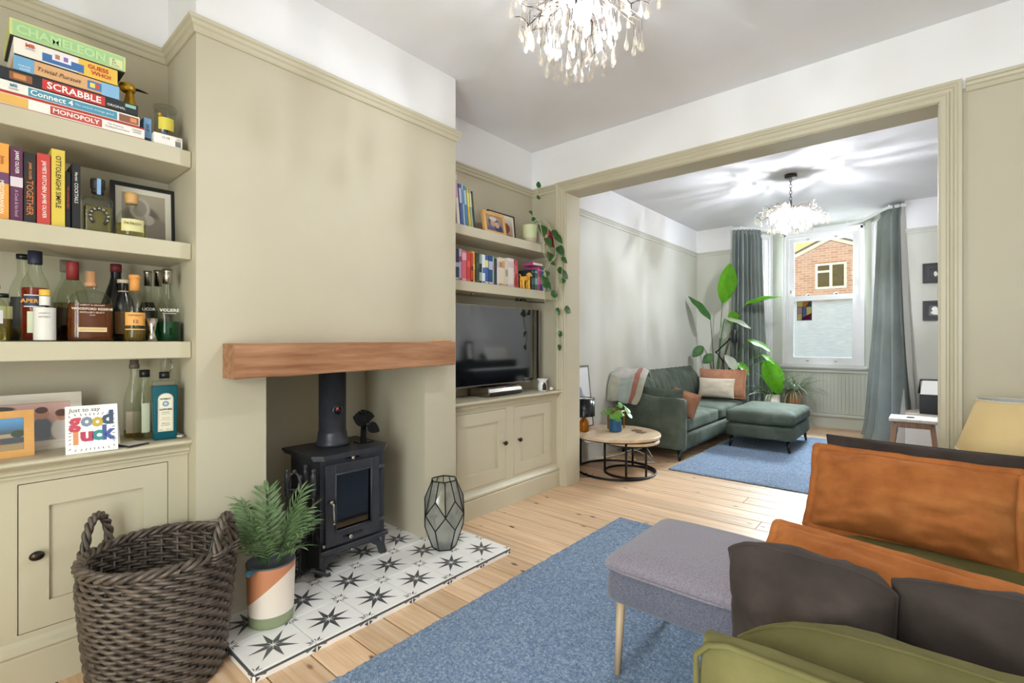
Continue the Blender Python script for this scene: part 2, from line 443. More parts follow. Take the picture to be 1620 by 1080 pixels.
OFF = {}
def _mesh(name, b, mats, off):
    me = bpy.data.meshes.new(name)
    me.from_pydata([(v[0]-off[0], v[1]-off[1], v[2]-off[2]) for v in b.v], [], b.f)
    for k in ([mats] if isinstance(mats, str) else mats): me.materials.append(mat(k))
    me.polygons.foreach_set('material_index', b.m); me.polygons.foreach_set('use_smooth', b.s); me.update(); return me
def link(name, data, loc, parent=None):
    o = bpy.data.objects.new(name, data); COL.objects.link(o)
    if parent is not None:
        po = OFF[parent.name]; o.parent = parent; o.location = (loc[0]-po[0], loc[1]-po[1], loc[2]-po[2])
    else: o.location = loc
    OFF[o.name] = tuple(loc); return o
def props(o, label=None, cat=None, group=None, kind=None):
    if label: o['label'] = label
    if cat: o['category'] = cat
    if group: o['group'] = group
    if kind: o['kind'] = kind
    return o
def part(name, b, mats, parent, label=None, kind=None):
    off = OFF[parent.name]
    return props(link(name, _mesh(name, b, mats, off), off, parent), label, kind=kind)
def thing(name, label, cat, loc, group=None):
    return props(link(name, None, loc), label, cat, group)
def solid(name, b, mats, label, cat, loc, group=None, kind=None):
    return props(link(name, _mesh(name, b, mats, loc), loc), label, cat, group, kind)
def struct(name, b, mats, parent=None):
    if parent: return part(name, b, mats, parent)
    return props(link(name, _mesh(name, b, mats, (0, 0, 0)), (0, 0, 0)), kind='structure')
def copy_part(o, parent, loc, rot=None, scale=None):
    c = o.copy(); COL.objects.link(c); po = OFF[parent.name]; c.parent = parent
    c.location = (loc[0]-po[0], loc[1]-po[1], loc[2]-po[2])
    if rot: c.rotation_euler = rot
    if scale: c.scale = scale
    OFF[c.name] = tuple(loc); return c
def piece(name, b, mats, parent, loc, label=None, kind=None):
    """a part whose mesh is built around its own origin, so that copies can share it"""
    return props(link(name, _mesh(name, b, mats, (0, 0, 0)), loc, parent), label, kind=kind)

# ------------------------------------------------------------------ room shell
XL, XB, XR, YB, YP0, YP1, YF, HC = -2.645, -2.265, .70, -.62, 3.36, 3.55, 7.35, 2.85
RZ = 2.457                                    # underside of the picture rail
OX0, OX1, OZ = -2.285, .04, 2.435             # opening between the two rooms
NY0, NY1, NX, NZ = .946, 1.853, -2.885, 1.12  # fireplace recess
BY0, BY1 = .67, 2.10                          # chimney breast
def split_box(b, x0, x1, y0, y1, z0, z1, lo=0, hi=1, cut=2.48):
    if z0 < cut: b.box(x0, x1, y0, y1, z0, min(z1, cut), lo)
    if z1 > cut: b.box(x0, x1, y0, y1, max(z0, cut), z1, hi)

fl = B().box(-3.0, XR+.1, YB-.1, YF, -.08, -.024).box(-2.2, -.2, YF, 8.2, -.08, -.024)
floor = struct('floor', fl, 'soot')
k0 = -9
rnd = random.Random(3)
for k in range(k0, 46):
    y0 = .757+.164*k; y1 = y0+.1585
    xa, xb = (XL, XR) if y1 < YF+.05 else (-2.12, -.24)
    if y1 < YB: continue
    y1 = min(y1, 8.075)
    cuts = [xa, xb]
    if k > 12 and k % 3 == 1 and xb > 0: cuts = [xa, rnd.uniform(-1.5, -.3), xb]
    for a, c in zip(cuts, cuts[1:]):
        p = B().rbox(((a+c)/2, (y0+y1)/2, -.0115), (c-a-.002, y1-y0, .023), .0022, 1)
        part('floorboard', p, 'pine_board', floor)

w = B()
split_box(w, XL-.1, XL, YB-.1, NY0-.06, 0, HC); split_box(w, XL-.1, XL, NY1+.06, YP1, 0, HC); split_box(w, XL-.1, XL, NY0-.06, NY1+.06, NZ+.06, HC)
struct('wall_left', w, ['sage', 'white_wall'])
w = B()
split_box(w, XL, XB, BY0, NY0, 0, HC); split_box(w, XL, XB, NY1, BY1, 0, HC); split_box(w, XL, XB, NY0, NY1, NZ, HC)
w.box(NX-.05, NX, NY0-.05, NY1+.05, 0, NZ+.05)
w.box(NX, XL, NY0-.05, NY0, 0, NZ+.05).box(NX, XL, NY1, NY1+.05, 0, NZ+.05).box(NX, XL, NY0-.05, NY1+.05, NZ, NZ+.05)
struct('wall_chimney_breast', w, ['sage', 'white_wall'])
w = B()
split_box(w, XL, OX0, YP0, YP1, 0, HC); split_box(w, OX1, XR, YP0, YP1, 0, HC); split_box(w, OX0, OX1, YP0, YP1, OZ, HC, 1, 1)
struct('wall_partition', w, ['sage', 'white_wall'])
w = B(); split_box(w, XR, XR+.1, YB-.1, YF+.1, 0, HC); struct('wall_right', w, ['white_wall', 'white_wall'])
w = B(); split_box(w, XL-.1, XL, YP1, YF+.1, 0, HC); struct('wall_far_left', w, ['sage_daylit', 'white_wall'])
BA, BB, BC, BD = Vector((-2.14, YF, 0)), Vector((-1.78, 8.08, 0)), Vector((-.57, 8.08, 0)), Vector((-.22, YF, 0))
w = B(); split_box(w, XL, BA.x, YF, YF+.1, 0, HC); split_box(w, BD.x, XR, YF, YF+.1, 0, HC)
struct('wall_far', w, ['sage_daylit', 'white_wall'])
def panel(b, p0, p1, t0, t1, z0, z1, nrm, th=.1, mi=0):
    a, c = p0.lerp(p1, t0), p0.lerp(p1, t1); n = Vector(nrm)*th
    b.prism([(a.x, a.y, z0), (c.x, c.y, z0), (c.x, c.y, z1), (a.x, a.y, z1)], n, mi)
def holed(p0, p1, t0, t1, z0, z1, nrm):
    b = B(); panel(b, p0, p1, 0, t0, 0, HC, nrm); panel(b, p0, p1, t1, 1, 0, HC, nrm)
    panel(b, p0, p1, t0, t1, 0, z0, nrm); panel(b, p0, p1, t0, t1, z1, HC, nrm); return b
WX0, WX1, WZ0, WZ1 = -1.60, -.705, .87, 2.735
struct('wall_bay_centre', holed(BB, BC, (WX0-BB.x)/(BC.x-BB.x), (WX1-BB.x)/(BC.x-BB.x), WZ0, WZ1, (0, 1, 0)), 'bay_paint')
nL = Vector((-(BB.y-BA.y), BB.x-BA.x, 0)).normalized(); nR = Vector((BC.y-BD.y, BD.x-BC.x, 0)).normalized()
struct('wall_bay_left', holed(BA, BB, .28, .90, WZ0, WZ1, nL), 'bay_paint')
struct('wall_bay_right', holed(BC, BD, .10, .72, WZ0, WZ1, nR), 'bay_paint')
# rear wall with a wide glazed garden door behind the camera
w = B(); split_box(w, XL, -2.0, YB-.1, YB, 0, HC); split_box(w, .45, XR, YB-.1, YB, 0, HC); split_box(w, -2.0, .45, YB-.1, YB, 2.25, HC)
struct('wall_back', w, ['white_wall', 'white_wall'])
d = B()
for x in (-2.0, -1.2, -.4, .39): d.box(x, x+.06, YB-.08, YB-.02, 0, 2.25)
d.box(-2.0, .45, YB-.08, YB-.02, 2.19, 2.25).box(-2.0, .45, YB-.08, YB-.02, 0, .08)
door = struct('door_1', d, 'white_gloss'); part('pane', B().box(-1.95, .40, YB-.052, YB-.048, .08, 2.19), 'window_glass', door)
struct('ceiling', B().box(XL-.1, XR+.1, YB-.1, YF+.1, HC, HC+.1).box(-2.3, 0, YF+.1, 8.3, HC, HC+.1), 'ceiling_paint')

# picture rails
RP = [(0, 0), (.008, 0), (.012, .006), (.012, .022), (.02, .028), (.024, .04), (.032, .046), (.034, .055), (.03, .06), (0, .06)]
n_trim = [0]
def trim(b, m):
    n_trim[0] += 1; return struct('trim_%d' % n_trim[0], b, m)
r = B()
r.extr(RP, (XB, BY0, RZ), (XB, BY1, RZ), (1, 0, 0), m0=-1, m1=1)
r.extr(RP, (XL, BY0, RZ), (XB, BY0, RZ), (0, -1, 0), m0=1, m1=1)
r.extr(RP, (XB, BY1, RZ), (XL, BY1, RZ), (0, 1, 0), m0=-1, m1=-1)
r.extr(RP, (XL, YB, RZ), (XL, BY0, RZ), (1, 0, 0), m1=-1)
r.extr(RP, (XL, BY1, RZ), (XL, YP0, RZ), (1, 0, 0), m0=1, m1=-1)
r.extr(RP, (XL, YP0, RZ), (-2.372, YP0, RZ), (0, -1, 0), m0=1)
r.extr(RP, (.14, YP0, RZ), (XR, YP0, RZ), (0, -1, 0))
trim(r, 'joinery')
r = B()
r.extr(RP, (XL, YP1, RZ), (XL, YF, RZ), (1, 0, 0), m0=1, m1=-1)
r.extr(RP, (XL, YF, RZ), (BA.x, YF, RZ), (0, -1, 0), m0=1)
r.extr(RP, (BD.x, YF, RZ), (XR, YF, RZ), (0, -1, 0))
trim(r, 'sage_daylit')
# architrave and lining of the opening
AP = [(.004, 0), (.014, 0), (.018, .006), (.018, .024), (.024, .03), (.024, .036), (.016, .042), (.02, .052), (.028, .058), (.028, .066), (.034, .072), (.034, .086), (0, .086), (0, .004)]
def architrave(y, sgn):
    loops = []
    for x, z, dx, dz in ((OX0, 0, -1, 0), (OX0, OZ, -1, 1), (OX1, OZ, 1, 1), (OX1, 0, 1, 0)):
        loops.append([(x+dx*q, y+sgn*a, z+dz*q) for a, q in AP])
    b = B(); n = len(AP); vs = [p for l in loops for p in l]
    b.add(vs, [(i*n+k, i*n+(k+1) % n, (i+1)*n+(k+1) % n, (i+1)*n+k) for i in range(3) for k in range(n)]); return b
trim(architrave(YP0, -1), 'joinery'); trim(architrave(YP1, 1), 'sage_daylit')
trim(B().box(OX0-.012, OX0+.004, YP0-.004, YP1+.004, 0, OZ).box(OX1-.004, OX1+.012, YP0-.004, YP1+.004, 0, OZ).box(OX0, OX1, YP0-.004, YP1+.004, OZ-.004, OZ+.012), 'joinery')
# skirting boards
SK = [(0, 0), (.02, 0), (.02, .15), (.014, .155), (.018, .165), (.01, .185), (0, .19)]
s_ = B().extr(SK, (OX1+.09, YP0, 0), (XR, YP0, 0), (0, -1, 0)); struct('baseboard_partition', s_, 'joinery')
s_ = B().extr(SK, (XL, YP1, 0), (XL, YF, 0), (1, 0, 0)).extr(SK, (XL, YF, 0), (BA.x, YF, 0), (0, -1, 0)).extr(SK, (BD.x, YF, 0), (XR, YF, 0), (0, -1, 0)); struct('baseboard_far', s_, 'sage_daylit')
s_ = B()
for p, q, nn in ((BA, BB, nL), (BB, BC, Vector((0, 1, 0))), (BC, BD, nR)): s_.extr([(0, 0), (.028, 0), (.028, .145), (.05, .152), (.054, .172), (.05, .192), (.012, .2), (0, .2)], p, q, -nn)
struct('baseboard_bay', s_, 'bay_paint')
# beaded boarding under the bay windows
bb = B()
for p, q, nn in ((BA, BB, nL), (BB, BC, Vector((0, 1, 0))), (BC, BD, nR)):
    L = (q-p).length; u = (q-p).normalized(); m = max(1, int(L/.043)); st = L/m
    for i in range(m):
        a = p+u*(i*st+.003); c = p+u*((i+1)*st-.003)
        bb.prism([(a.x, a.y, .19), (c.x, c.y, .19), (c.x, c.y, .765), (a.x, a.y, .765)], -nn*.012)
    bb.extr([(0, .765), (.03, .765), (.034, .775), (.03, .79), (0, .79)], p, q, -nn)
trim(bb, 'bay_paint')

# centre sash window
def sash_window(name, P0, P1, nrm, full=True):
    """P0, P1: opening corners on the inner wall plane, nrm: outward"""
    P0, P1, n = Vector(P0), Vector(P1), Vector(nrm); u = (P1-P0).normalized(); L = (P1-P0).length
    def bar(b, a0, a1, z0, z1, d0, d1, mi=0):
        p = [P0+u*a0+n*d0, P0+u*a1+n*d0]
        b.prism([(p[0].x, p[0].y, z0), (p[1].x, p[1].y, z0), (p[1].x, p[1].y, z1), (p[0].x, p[0].y, z1)], n*(d1-d0), mi)
    zc = 1.835; cs = .045
    f = B()
    for a0, a1, z0, z1 in ((-cs, 0, WZ0, WZ1+cs), (L, L+cs, WZ0, WZ1+cs), (-cs, L+cs, WZ1, WZ1+cs)): bar(f, a0, a1, z0, z1, -.022, 0)
    for a0, a1, z0, z1 in ((-cs, -cs+.014, WZ0, WZ1+cs), (L+cs-.014, L+cs, WZ0, WZ1+cs), (-cs, L+cs, WZ1+cs-.014, WZ1+cs)): bar(f, a0, a1, z0, z1, -.03, -.02)
    for a0, a1, z0, z1 in ((0, .03, WZ0, WZ1), (L-.03, L, WZ0, WZ1), (.03, L-.03, WZ1-.035, WZ1), (.03, L-.03, WZ0, WZ0+.02)): bar(f, a0, a1, z0, z1, 0, .1)
    win = struct(name, f, 'white_gloss')
    sw = .062 if full else .045
    up = B()
    for a0, a1, z0, z1 in ((.03, .03+sw, zc-.03, WZ1-.035), (L-.03-sw, L-.03, zc-.03, WZ1-.035), (.03+sw, L-.03-sw, WZ1-.035-.055, WZ1-.035), (.03+sw, L-.03-sw, zc-.03, zc+.02)): bar(up, a0, a1, z0, z1, .055, .092)
    u_s = part('sash', up, 'white_gloss', win)
    g = B(); bar(g, .03+sw-.005, L-.03-sw+.005, zc+.015, WZ1-.085, .072, .076); part('pane', g, 'window_glass', u_s)
    lo = B()
    for a0, a1, z0, z1 in ((.03, .03+sw, WZ0+.02, zc+.025), (L-.03-sw, L-.03, WZ0+.02, zc+.025), (.03+sw, L-.03-sw, zc-.045, zc+.025), (.03+sw, L-.03-sw, WZ0+.02, WZ0+.105)): bar(lo, a0, a1, z0, z1, .012, .05)
    l_s = part('sash', lo, 'white_gloss', win)
    g = B(); bar(g, .03+sw-.005, L-.03-sw+.005, WZ0+.1, zc-.04, .03, .034); part('pane', g, 'frosted_glass', l_s, 'frosted privacy pane')
    if full:
        for a in (L*.3, L*.68):
            h = B(); c = P0+u*a+n*.008; h.rbox((c.x, c.y, WZ0+.055), (.035, .012, .016), .005, 2).tube([c+Vector((-.014, -.004, WZ0+.06)), c+Vector((-.012, -.022, WZ0+.052)), c+Vector((.012, -.022, WZ0+.052)), c+Vector((.014, -.004, WZ0+.06))], .004)
            part('sash_lift', h, 'steel', l_s)
            h = B(); c = P0+u*a+n*.03; h.rbox((c.x, c.y, zc+.032), (.05, .03, .012), .004, 2).rbox((c.x+.008, c.y, zc+.044), (.022, .018, .016), .005, 2); part('sash_catch', h, 'dark_bronze', l_s)
            h = B(); c = P0+u*a+n*.05; h.rbox((c.x, c.y, WZ1-.062), (.04, .012, .012), .003, 1); part('sash_lift', h, 'steel', u_s)
        for a, z in ((.05, 1.93), (L-.05, 2.0)):
            h = B(); c = P0+u*a+n*.05; h.rbox((c.x, c.y, z), (.014, .01, .05), .004, 2); part('sash_stop', h, 'steel', u_s)
    sl = B(); bar(sl, -.08, L+.08, WZ0-.035, WZ0-.008, -.06, .05); bar(sl, -.065, L+.065, WZ0-.055, WZ0-.035, -.03, .0); part('sill', sl, 'white_gloss', win)
    return win
sash_window('window_1', (WX0, 8.08, 0), (WX1, 8.08, 0), (0, 1, 0))
a, c = BA.lerp(BB, .28), BA.lerp(BB, .90); sash_window('window_2', a, c, nL, False)
a, c = BC.lerp(BD, .10), BC.lerp(BD, .72); sash_window('window_3', a, c, nR, False)

# ------------------------------------------------------------------ hearth tiles
hearth = struct('hearth', B().box(-2.262, -1.808, .714, 2.084, 0, .021).box(NX+.002, -2.262, NY0+.002, NY1-.002, 0, .021), 'grout')
def tile_mesh(tx, ty, full=True):
    b = B(); z = .0065
    b.rbox((0, 0, 0), (tx-.003, ty-.003, .013), .0012, 1, 0)
    z1 = z+.0005
    for k in range(8):
        a = k*PI/4; ro = .43 if k % 2 else .41; ri = .125
        def P(r_, an, zz=z1): return (r_*tx*math.cos(an), r_*ty*math.sin(an), zz)
        b.add([P(.025, a), P(ri, a-PI/8), P(ro, a), P(ri, a+PI/8)], [(0, 1, 2), (0, 2, 3)], 1)
        b.m[-1] = 2
    for sx in (-1, 1):
        for sy in (-1, 1):
            c = (sx*(tx/2-.004), sy*(ty/2-.004))
            dx, dy = -sx*tx, -sy*ty
            def Q(p, q): return (c[0]+dx*p, c[1]+dy*q, z1)
            b.add([Q(.015, .015), Q(.045, .075), Q(.115, .115), Q(.075, .045)], [(0, 1, 2), (0, 2, 3)], 2)
            b.add([Q(.0, .03), Q(.0, .13), Q(.022, .075)], [(0, 1, 2)], 1); b.add([Q(.03, 0), Q(.13, 0), Q(.075, .022)], [(0, 1, 2)], 1)
    return b
TX, TY = .232, .2295
t0 = None
for row in range(5):
    for colm in range(6):
        if row >= 2 and not 1 <= colm <= 4: continue
        y = .711+TY*(colm+.5); x = -1.80-TX*(row+.5); sc = (1, 1, 1)
        if row == 4: x = (-1.80-TX*4+NX)/2+.001; sc = ((-1.80-TX*4-NX)/TX, 1, 1)
        if t0 is None: t0 = piece('tile', tile_mesh(TX, TY), ['tile_white', 'tile_dark', 'tile_grey'], hearth, (x, y, .0285))
        else: copy_part(t0, hearth, (x, y, .0285), scale=sc)
def edge_mesh(L):
    b = B().rbox((0, 0, 0), (.008, L-.003, .024), .001, 1, 0).rbox((.0012, 0, .0125), (.009, L-.003, .0075), .001, 1, 1)
    for s in (-1, 1):
        y = s*(L/2-.004)
        b.add([(.0047, y, -.0115), (.0047, y-s*.016, .0), (.0047, y, .008)], [(0, 1, 2) if s < 0 else (0, 2, 1)], 1)
        b.add([(.0047, y-s*.012, .008), (.0047, y-s*.035, .002), (.0047, y-s*.04, .008)], [(0, 1, 2) if s < 0 else (0, 2, 1)], 1)
    return b
e0 = None
for colm in range(6):
    y = .711+TY*(colm+.5)
    if e0 is None: e0 = piece('edge_tile', edge_mesh(TY), ['tile_white', 'tile_dark'], hearth, (-1.803, y, .0125))
    else: copy_part(e0, hearth, (-1.803, y, .0125))
e1 = piece('edge_tile', edge_mesh(TX), ['tile_white', 'tile_dark'], hearth, (-1.918, .711, .0125)); e1.rotation_euler = (0, 0, -PI/2)
c = copy_part(e1, hearth, (-2.15, .711, .0125), rot=(0, 0, -PI/2)); c = copy_part(e1, hearth, (-1.918, 2.088, .0125), rot=(0, 0, PI/2)); c = copy_part(e1, hearth, (-2.15, 2.088, .0125), rot=(0, 0, PI/2))

# ------------------------------------------------------------------ outside
struct('ground', B().box(-40, 40, 8.6, 60, -.6, -.5), 'asphalt')
hs = thing('brick_house', 'red brick gable house with white window across the street', 'house', (-3.9, 30, -.5))
g = B(); g.prism([(-8.1, 30, -.5), (1.2, 30, -.5), (1.2, 30, 4.3), (-3.89, 30, 6.44), (-8.1, 30, 4.45)], (0, 3, 0)); part('wall', g, 'brickwork', hs)
g = B()
for p, q in (((-8.4, 4.3), (-3.89, 6.46)), ((-3.89, 6.46), (1.5, 4.2))):
    g.prism([(p[0], 29.75, p[1]), (q[0], 29.75, q[1]), (q[0], 29.75, q[1]+.16), (p[0], 29.75, p[1]+.16)], (0, .25, 0))
part('bargeboard', g, 'cream_glaze', hs)
g = B()
for p, q in (((-8.4, 4.4), (-3.89, 6.56)), ((-3.89, 6.56), (1.5, 4.3))):
    g.prism([(p[0], 29.7, p[1]+.06), (q[0], 29.7, q[1]+.06), (q[0], 29.7, q[1]+.17), (p[0], 29.7, p[1]+.17)], (0, 6.3, 0))
g.prism([(-5.0, 31, 4.2), (6, 31, 4.2), (6, 37, 8.6), (-5.0, 37, 8.6)], (0, .2, .1))
part('roof', g, 'roof_tile', hs)
g = B(); wx0, wx1, wz0, wz1 = -4.56, -3.2, 3.95, 5.27
for x0, x1, z0, z1 in ((wx0, wx0+.1, wz0, wz1), (wx1-.1, wx1, wz0, wz1), (wx0+.1, wx1-.1, wz0, wz0+.1), (wx0+.1, wx1-.1, wz1-.1, wz1), (-3.93, -3.81, wz0+.1, wz1-.1), (wx0+.1, -3.93, 4.8, 4.9)): g.box(x0, x1, 29.9, 30.02, z0, z1)
wn = part('window', g, 'upvc', hs); part('pane', B().box(wx0+.05, wx1-.05, 29.96, 29.98, wz0+.05, wz1-.05), 'screen', wn, 'dark reflecting window glass')

# ------------------------------------------------------------------ built-in cupboards and shelves
CROWN = [(-.27, .735), (.012, .735), (.012, .742), (.022, .75), (.022, .757), (.016, .762), (.028, .772), (.044, .778), (.05, .785), (.047, .793), (.038, .797), (-.27, .797)]
PLN = [(-.1, 0), (.02, 0), (.02, .125), (.014, .13), (.022, .14), (.02, .152), (.008, .164), (.0, .178), (-.1, .178)]
def cupboard(y0, y1, doors, label):
    fx = -2.358
    c = thing('alcove_cupboard', label, 'cupboard', (fx, (y0+y1)/2, 0))
    b = B().box(XL+.005, fx-.02, y0+.002, y1-.002, 0, .735)
    ys = [y0+.002]+[q for d in doors for q in (d[0]-.003, d[1]+.003)]+[y1-.002]
    for a, e in zip(ys[::2], ys[1::2]): b.box(fx-.022, fx, a, e, .197, .712)
    b.box(fx-.022, fx, y0+.002, y1-.002, .17, .197).box(fx-.022, fx, y0+.002, y1-.002, .712, .736)
    part('carcass', b, 'joinery', c)
    b = B(); out = (1, 0, 0)
    b.extr(CROWN, (fx, y0+.001, 0), (fx, y1-.001, 0), out); b.box(XL+.002, fx-.27, y0+.001, y1-.001, .735, .797); part('worktop', b, 'joinery', c)
    part('plinth', B().extr(PLN, (fx, y0+.001, 0), (fx, y1-.001, 0), out), 'joinery', c)
    for d0, d1, p0, p1, ky in doors:
        b = B(); x0, x1 = fx-.02, fx+.001; z0, z1, q0, q1 = .20, .709, .29, .624
        b.box(x0, x1, d0, p0, z0, z1).box(x0, x1, p1, d1, z0, z1).box(x0, x1, p0, p1, z0, q0).box(x0, x1, p0, p1, q1, z1).box(x0, x1-.013, p0, p1, q0, q1)
        dr = part('door', b, 'joinery', c)
        k = B().lathe([(.006, 0), (.005, .012), (.008, .016), (.0155, .019), (.0165, .025), (.013, .031), (.004, .034), (0.0005, .0345)], (fx+.001, ky, .462), 16, axis=(1, 0, 0), sx=1.0, sy=1.25)
        part('knob', k, 'dark_bronze', dr)
    return c
cupboard(BY1, YP0, [(2.197, 2.682, 2.273, 2.606, 2.66), (2.777, 3.258, 2.858, 3.162, 2.828)], 'low cream built-in cupboard under the television with two panelled doors')
cupboard(-.59, BY0, [(-.345, .083, -.27, .005, .04), (.168, .595, .244, .515, .211)], 'low cream built-in cupboard behind the wicker basket')
for y0, y1, fx, zt, where in ((-.60, BY0, -2.318, 1.985, 'holding the board games'), (-.60, BY0, -2.318, 1.605, 'holding cookbooks and tequila bottles'), (-.60, BY0, -2.318, 1.2, 'holding the row of spirit bottles'),
                              (BY1, YP0, -2.378, 1.985, 'with trailing plant and picture frames, above the television'), (BY1, YP0, -2.378, 1.61, 'with the long row of books, just above the television')):
    solid('alcove_shelf', B().rbox(((XL+fx)/2, (y0+y1)/2, zt-.0335), (fx-XL, y1-y0-.003, .067), .0025, 1), 'joinery', 'thick cream shelf '+where, 'shelf', (XL, (y0+y1)/2, zt-.067))

# ------------------------------------------------------------------ fireplace
b = B(); cx, y0, y1 = -2.13, .768, 1.972
vs = []
n = 30
for i in range(n+1):
    q = i/n; y = y0+(y1-y0)*q; zb = 1.046+.016*q+.004*noise.noise(Vector((q*7, 1, 0))); ztp = 1.191+.008*q+.002*noise.noise(Vector((q*9, 5, 0))); xf = cx+.003*noise.noise(Vector((q*8, 9, 2)))
    c_ = .004
    vs.append([(XB+.001, y, zb), (xf-c_, y, zb), (xf, y, zb+c_), (xf, y, ztp-c_), (xf-c_, y, ztp), (XB+.001, y, ztp)])
fs = [(i*6+k, i*6+(k+1) % 6, (i+1)*6+(k+1) % 6, (i+1)*6+k) for i in range(n) for k in range(6)]+[tuple(reversed(range(6))), tuple(range(n*6, n*6+6))]
b.add([p for l in vs for p in l], fs)
solid('mantel_beam', b, 'oak_beam', 'thick oak mantel beam above the wood stove', 'mantel', (XB, 1.37, 1.046))
b = B().tube([(-2.17, 1.86, 1.203), (-2.2, 1.975, 1.204)], .004, 6).tube([(-2.19, 1.85, 1.203), (-2.155, 1.965, 1.204)], .004, 6)
solid('match_sticks', b, 'oak_light', 'two thin wooden sticks lying on the right end of the mantel beam', 'sticks', (-2.18, 1.9, 1.2))

st = thing('wood_stove', 'black cast iron wood burning stove with glass door standing in the fireplace', 'stove', (-2.44, 1.4, .035))
b = B(); fx, sy0, sy1 = -2.292, 1.215, 1.588
b.box(-2.6, fx-.02, sy0, sy1, .14, .62)
b.box(fx-.02, fx, sy0, 1.285, .14, .62).box(fx-.02, fx, 1.50, sy1, .14, .62).box(fx-.02, fx, 1.285, 1.50, .14, .235).box(fx-.02, fx, 1.285, 1.5, .53, .62)
b.rbox((-2.44, (sy0+sy1)/2, .148), (.345, .40, .022), .004, 1)
part('firebox', b, 'black_iron', st)
b = B(); tp = [(-2.63, 1.18), (-2.31, 1.18), (-2.268, 1.222), (-2.268, 1.58), (-2.31, 1.622), (-2.63, 1.622)]
b.prism([(x, y, .618) for x, y in tp], (0, 0, .014)); b.prism([(x*.985-.036, 1.4+(y-1.4)*.965, .606) for x, y in tp], (0, 0, .013)); part('top_plate', b, 'black_iron', st)
b = B()
for s in (-1, 1):
    ya = 1.4+s*.2
    b.prism([(-2.285, ya, .035), (-2.285, ya-s*.035, .035), (-2.287, ya-s*.05, .08), (-2.287, ya-s*.10, .115), (-2.287, 1.4, .122), (-2.287, 1.4, .14), (-2.287, ya-s*.005, .14), (-2.287, ya-s*.012, .09)], (-.022, 0, 0))
part('front_skirt', b, 'black_iron', st)
for s in (-1, 1):
    for xx in (-2.58, -2.30):
        b = B().tube([(xx, 1.4+s*.17, .14), (xx-.002, 1.4+s*.178, .09), (xx, 1.4+s*.19, .035)], [.022, .016, .02], 8); part('leg', b, 'black_iron', st)
b = B(); x0, x1 = fx+.001, fx+.02
for a in ((1.237, 1.287, .172, .578), (1.496, 1.546, .172, .578), (1.287, 1.496, .172, .24), (1.287, 1.496, .528, .578)): b.rbox(((x0+x1)/2, (a[0]+a[1])/2, (a[2]+a[3])/2), (x1-x0, a[1]-a[0]+.002, a[3]-a[2]+.002), .003, 1)
dr = part('door', b, 'black_iron', st)
b = B()
for a, e in (((x1, 1.287, .24), (x1, 1.496, .24)), ((x1, 1.287, .528), (x1, 1.496, .528)), ((x1, 1.287, .24), (x1, 1.287, .528)), ((x1, 1.496, .24), (x1, 1.496, .528))): b.tube([a, e], .006, 6)
part('door_bead', b, 'black_iron', dr)
part('glass', B().box(fx+.006, fx+.009, 1.287, 1.496, .24, .528), 'stove_glass', dr, 'smoked stove glass')
b = B().box(fx-.26, fx-.24, 1.29, 1.495, .24, .53); part('fire_brick', b, 'soot', st)
for k in range(3):
    b = B().tube([(fx-.09-.03*k, 1.31+.02*k, .255+.025*k), (fx-.07-.02*k, 1.47-.02*k, .25+.02*k)], [.02, .024-.004*k], 8); part('log', b, 'stool_wood', st, 'half burnt log behind the glass')
b = B().tube([(x1, 1.252, .40), (x1+.022, 1.252, .402)], .009, 8).sphere((x1+.024, 1.252, .402), .011)
pts = [(x1+.026+.006*math.sin(PI*i/40), 1.256+.004*math.sin(i*1.57), .40-.1*i/40) for i in range(41)]
b.tube([(x1+.026, 1.253, .40), (x1+.034, 1.258, .39), (x1+.034, 1.26, .30)], .0065, 8).sphere((x1+.034, 1.26, .298), .0075)
part('handle', b, 'steel', dr, 'chrome handle')
for z in (.52, .235):
    b = B().rbox((fx+.012, 1.556, z), (.02, .02, .024), .004, 1).sphere((fx+.02, 1.566, z), .012); part('hinge', b, 'black_iron', st)
def knob_x(b, c, r): return b.lathe([(r*.5, 0), (r*.5, .01), (r, .012), (r, .02), (r*.6, .024), (.0005, .025)], c, 12, axis=(1, 0, 0))
part('air_slider', B().rbox((fx+.004, 1.39, .598), (.006, .085, .012), .002, 1), 'black_gloss', st)
part('air_knob', knob_x(B(), (fx+.006, 1.385, .598), .011), 'steel', st, 'steel air control knob')
part('air_slider', B().rbox((x1+.002, 1.385, .2045), (.005, .11, .014), .004, 2), 'black_gloss', dr)
part('air_knob', knob_x(B(), (x1+.004, 1.36, .203), .012), 'steel', dr, 'steel air control knob')
part('ash_knob', knob_x(B(), (-2.32, 1.40, .112), .011), 'steel', st, 'steel ash tray knob')
part('side_knob', knob_x(B(), (fx+.0, 1.224, .185), .01), 'steel', st, 'small steel knob')
fc = (-2.495, 1.395)
b = B().lathe([(.088, .633), (.088, .65), (.08, .662), (.076, .70), (.0745, .71), (.0715, .712), (.0715, 1.115)], (fc[0], fc[1], 0), 32); part('flue_pipe', b, 'black_iron', st)
ax = Vector((.985, -.17, 0)); c = Vector((fc[0], fc[1], .83))+ax*.071
b = B().lathe([(.03, 0), (.03, .008), (.026, .011), (.0005, .011)], c, 20, axis=ax); b.lathe([(.022, 0), (.0005, .0006)], c+ax*.0112, 20, 1, axis=ax)
b.add([c+ax*.0122+Vector((0, -.012, .004)), c+ax*.0122+Vector((0, .012, .004)), c+ax*.0122+Vector((0, .008, .018)), c+ax*.0122+Vector((0, -.01, .016))], [(0, 1, 2, 3)], 2)
solid('flue_thermometer', b, ['black_iron', 'plastic_black', 'C8504A'], 'round thermometer with red and black dial stuck on the flue pipe', 'thermometer', tuple(c))
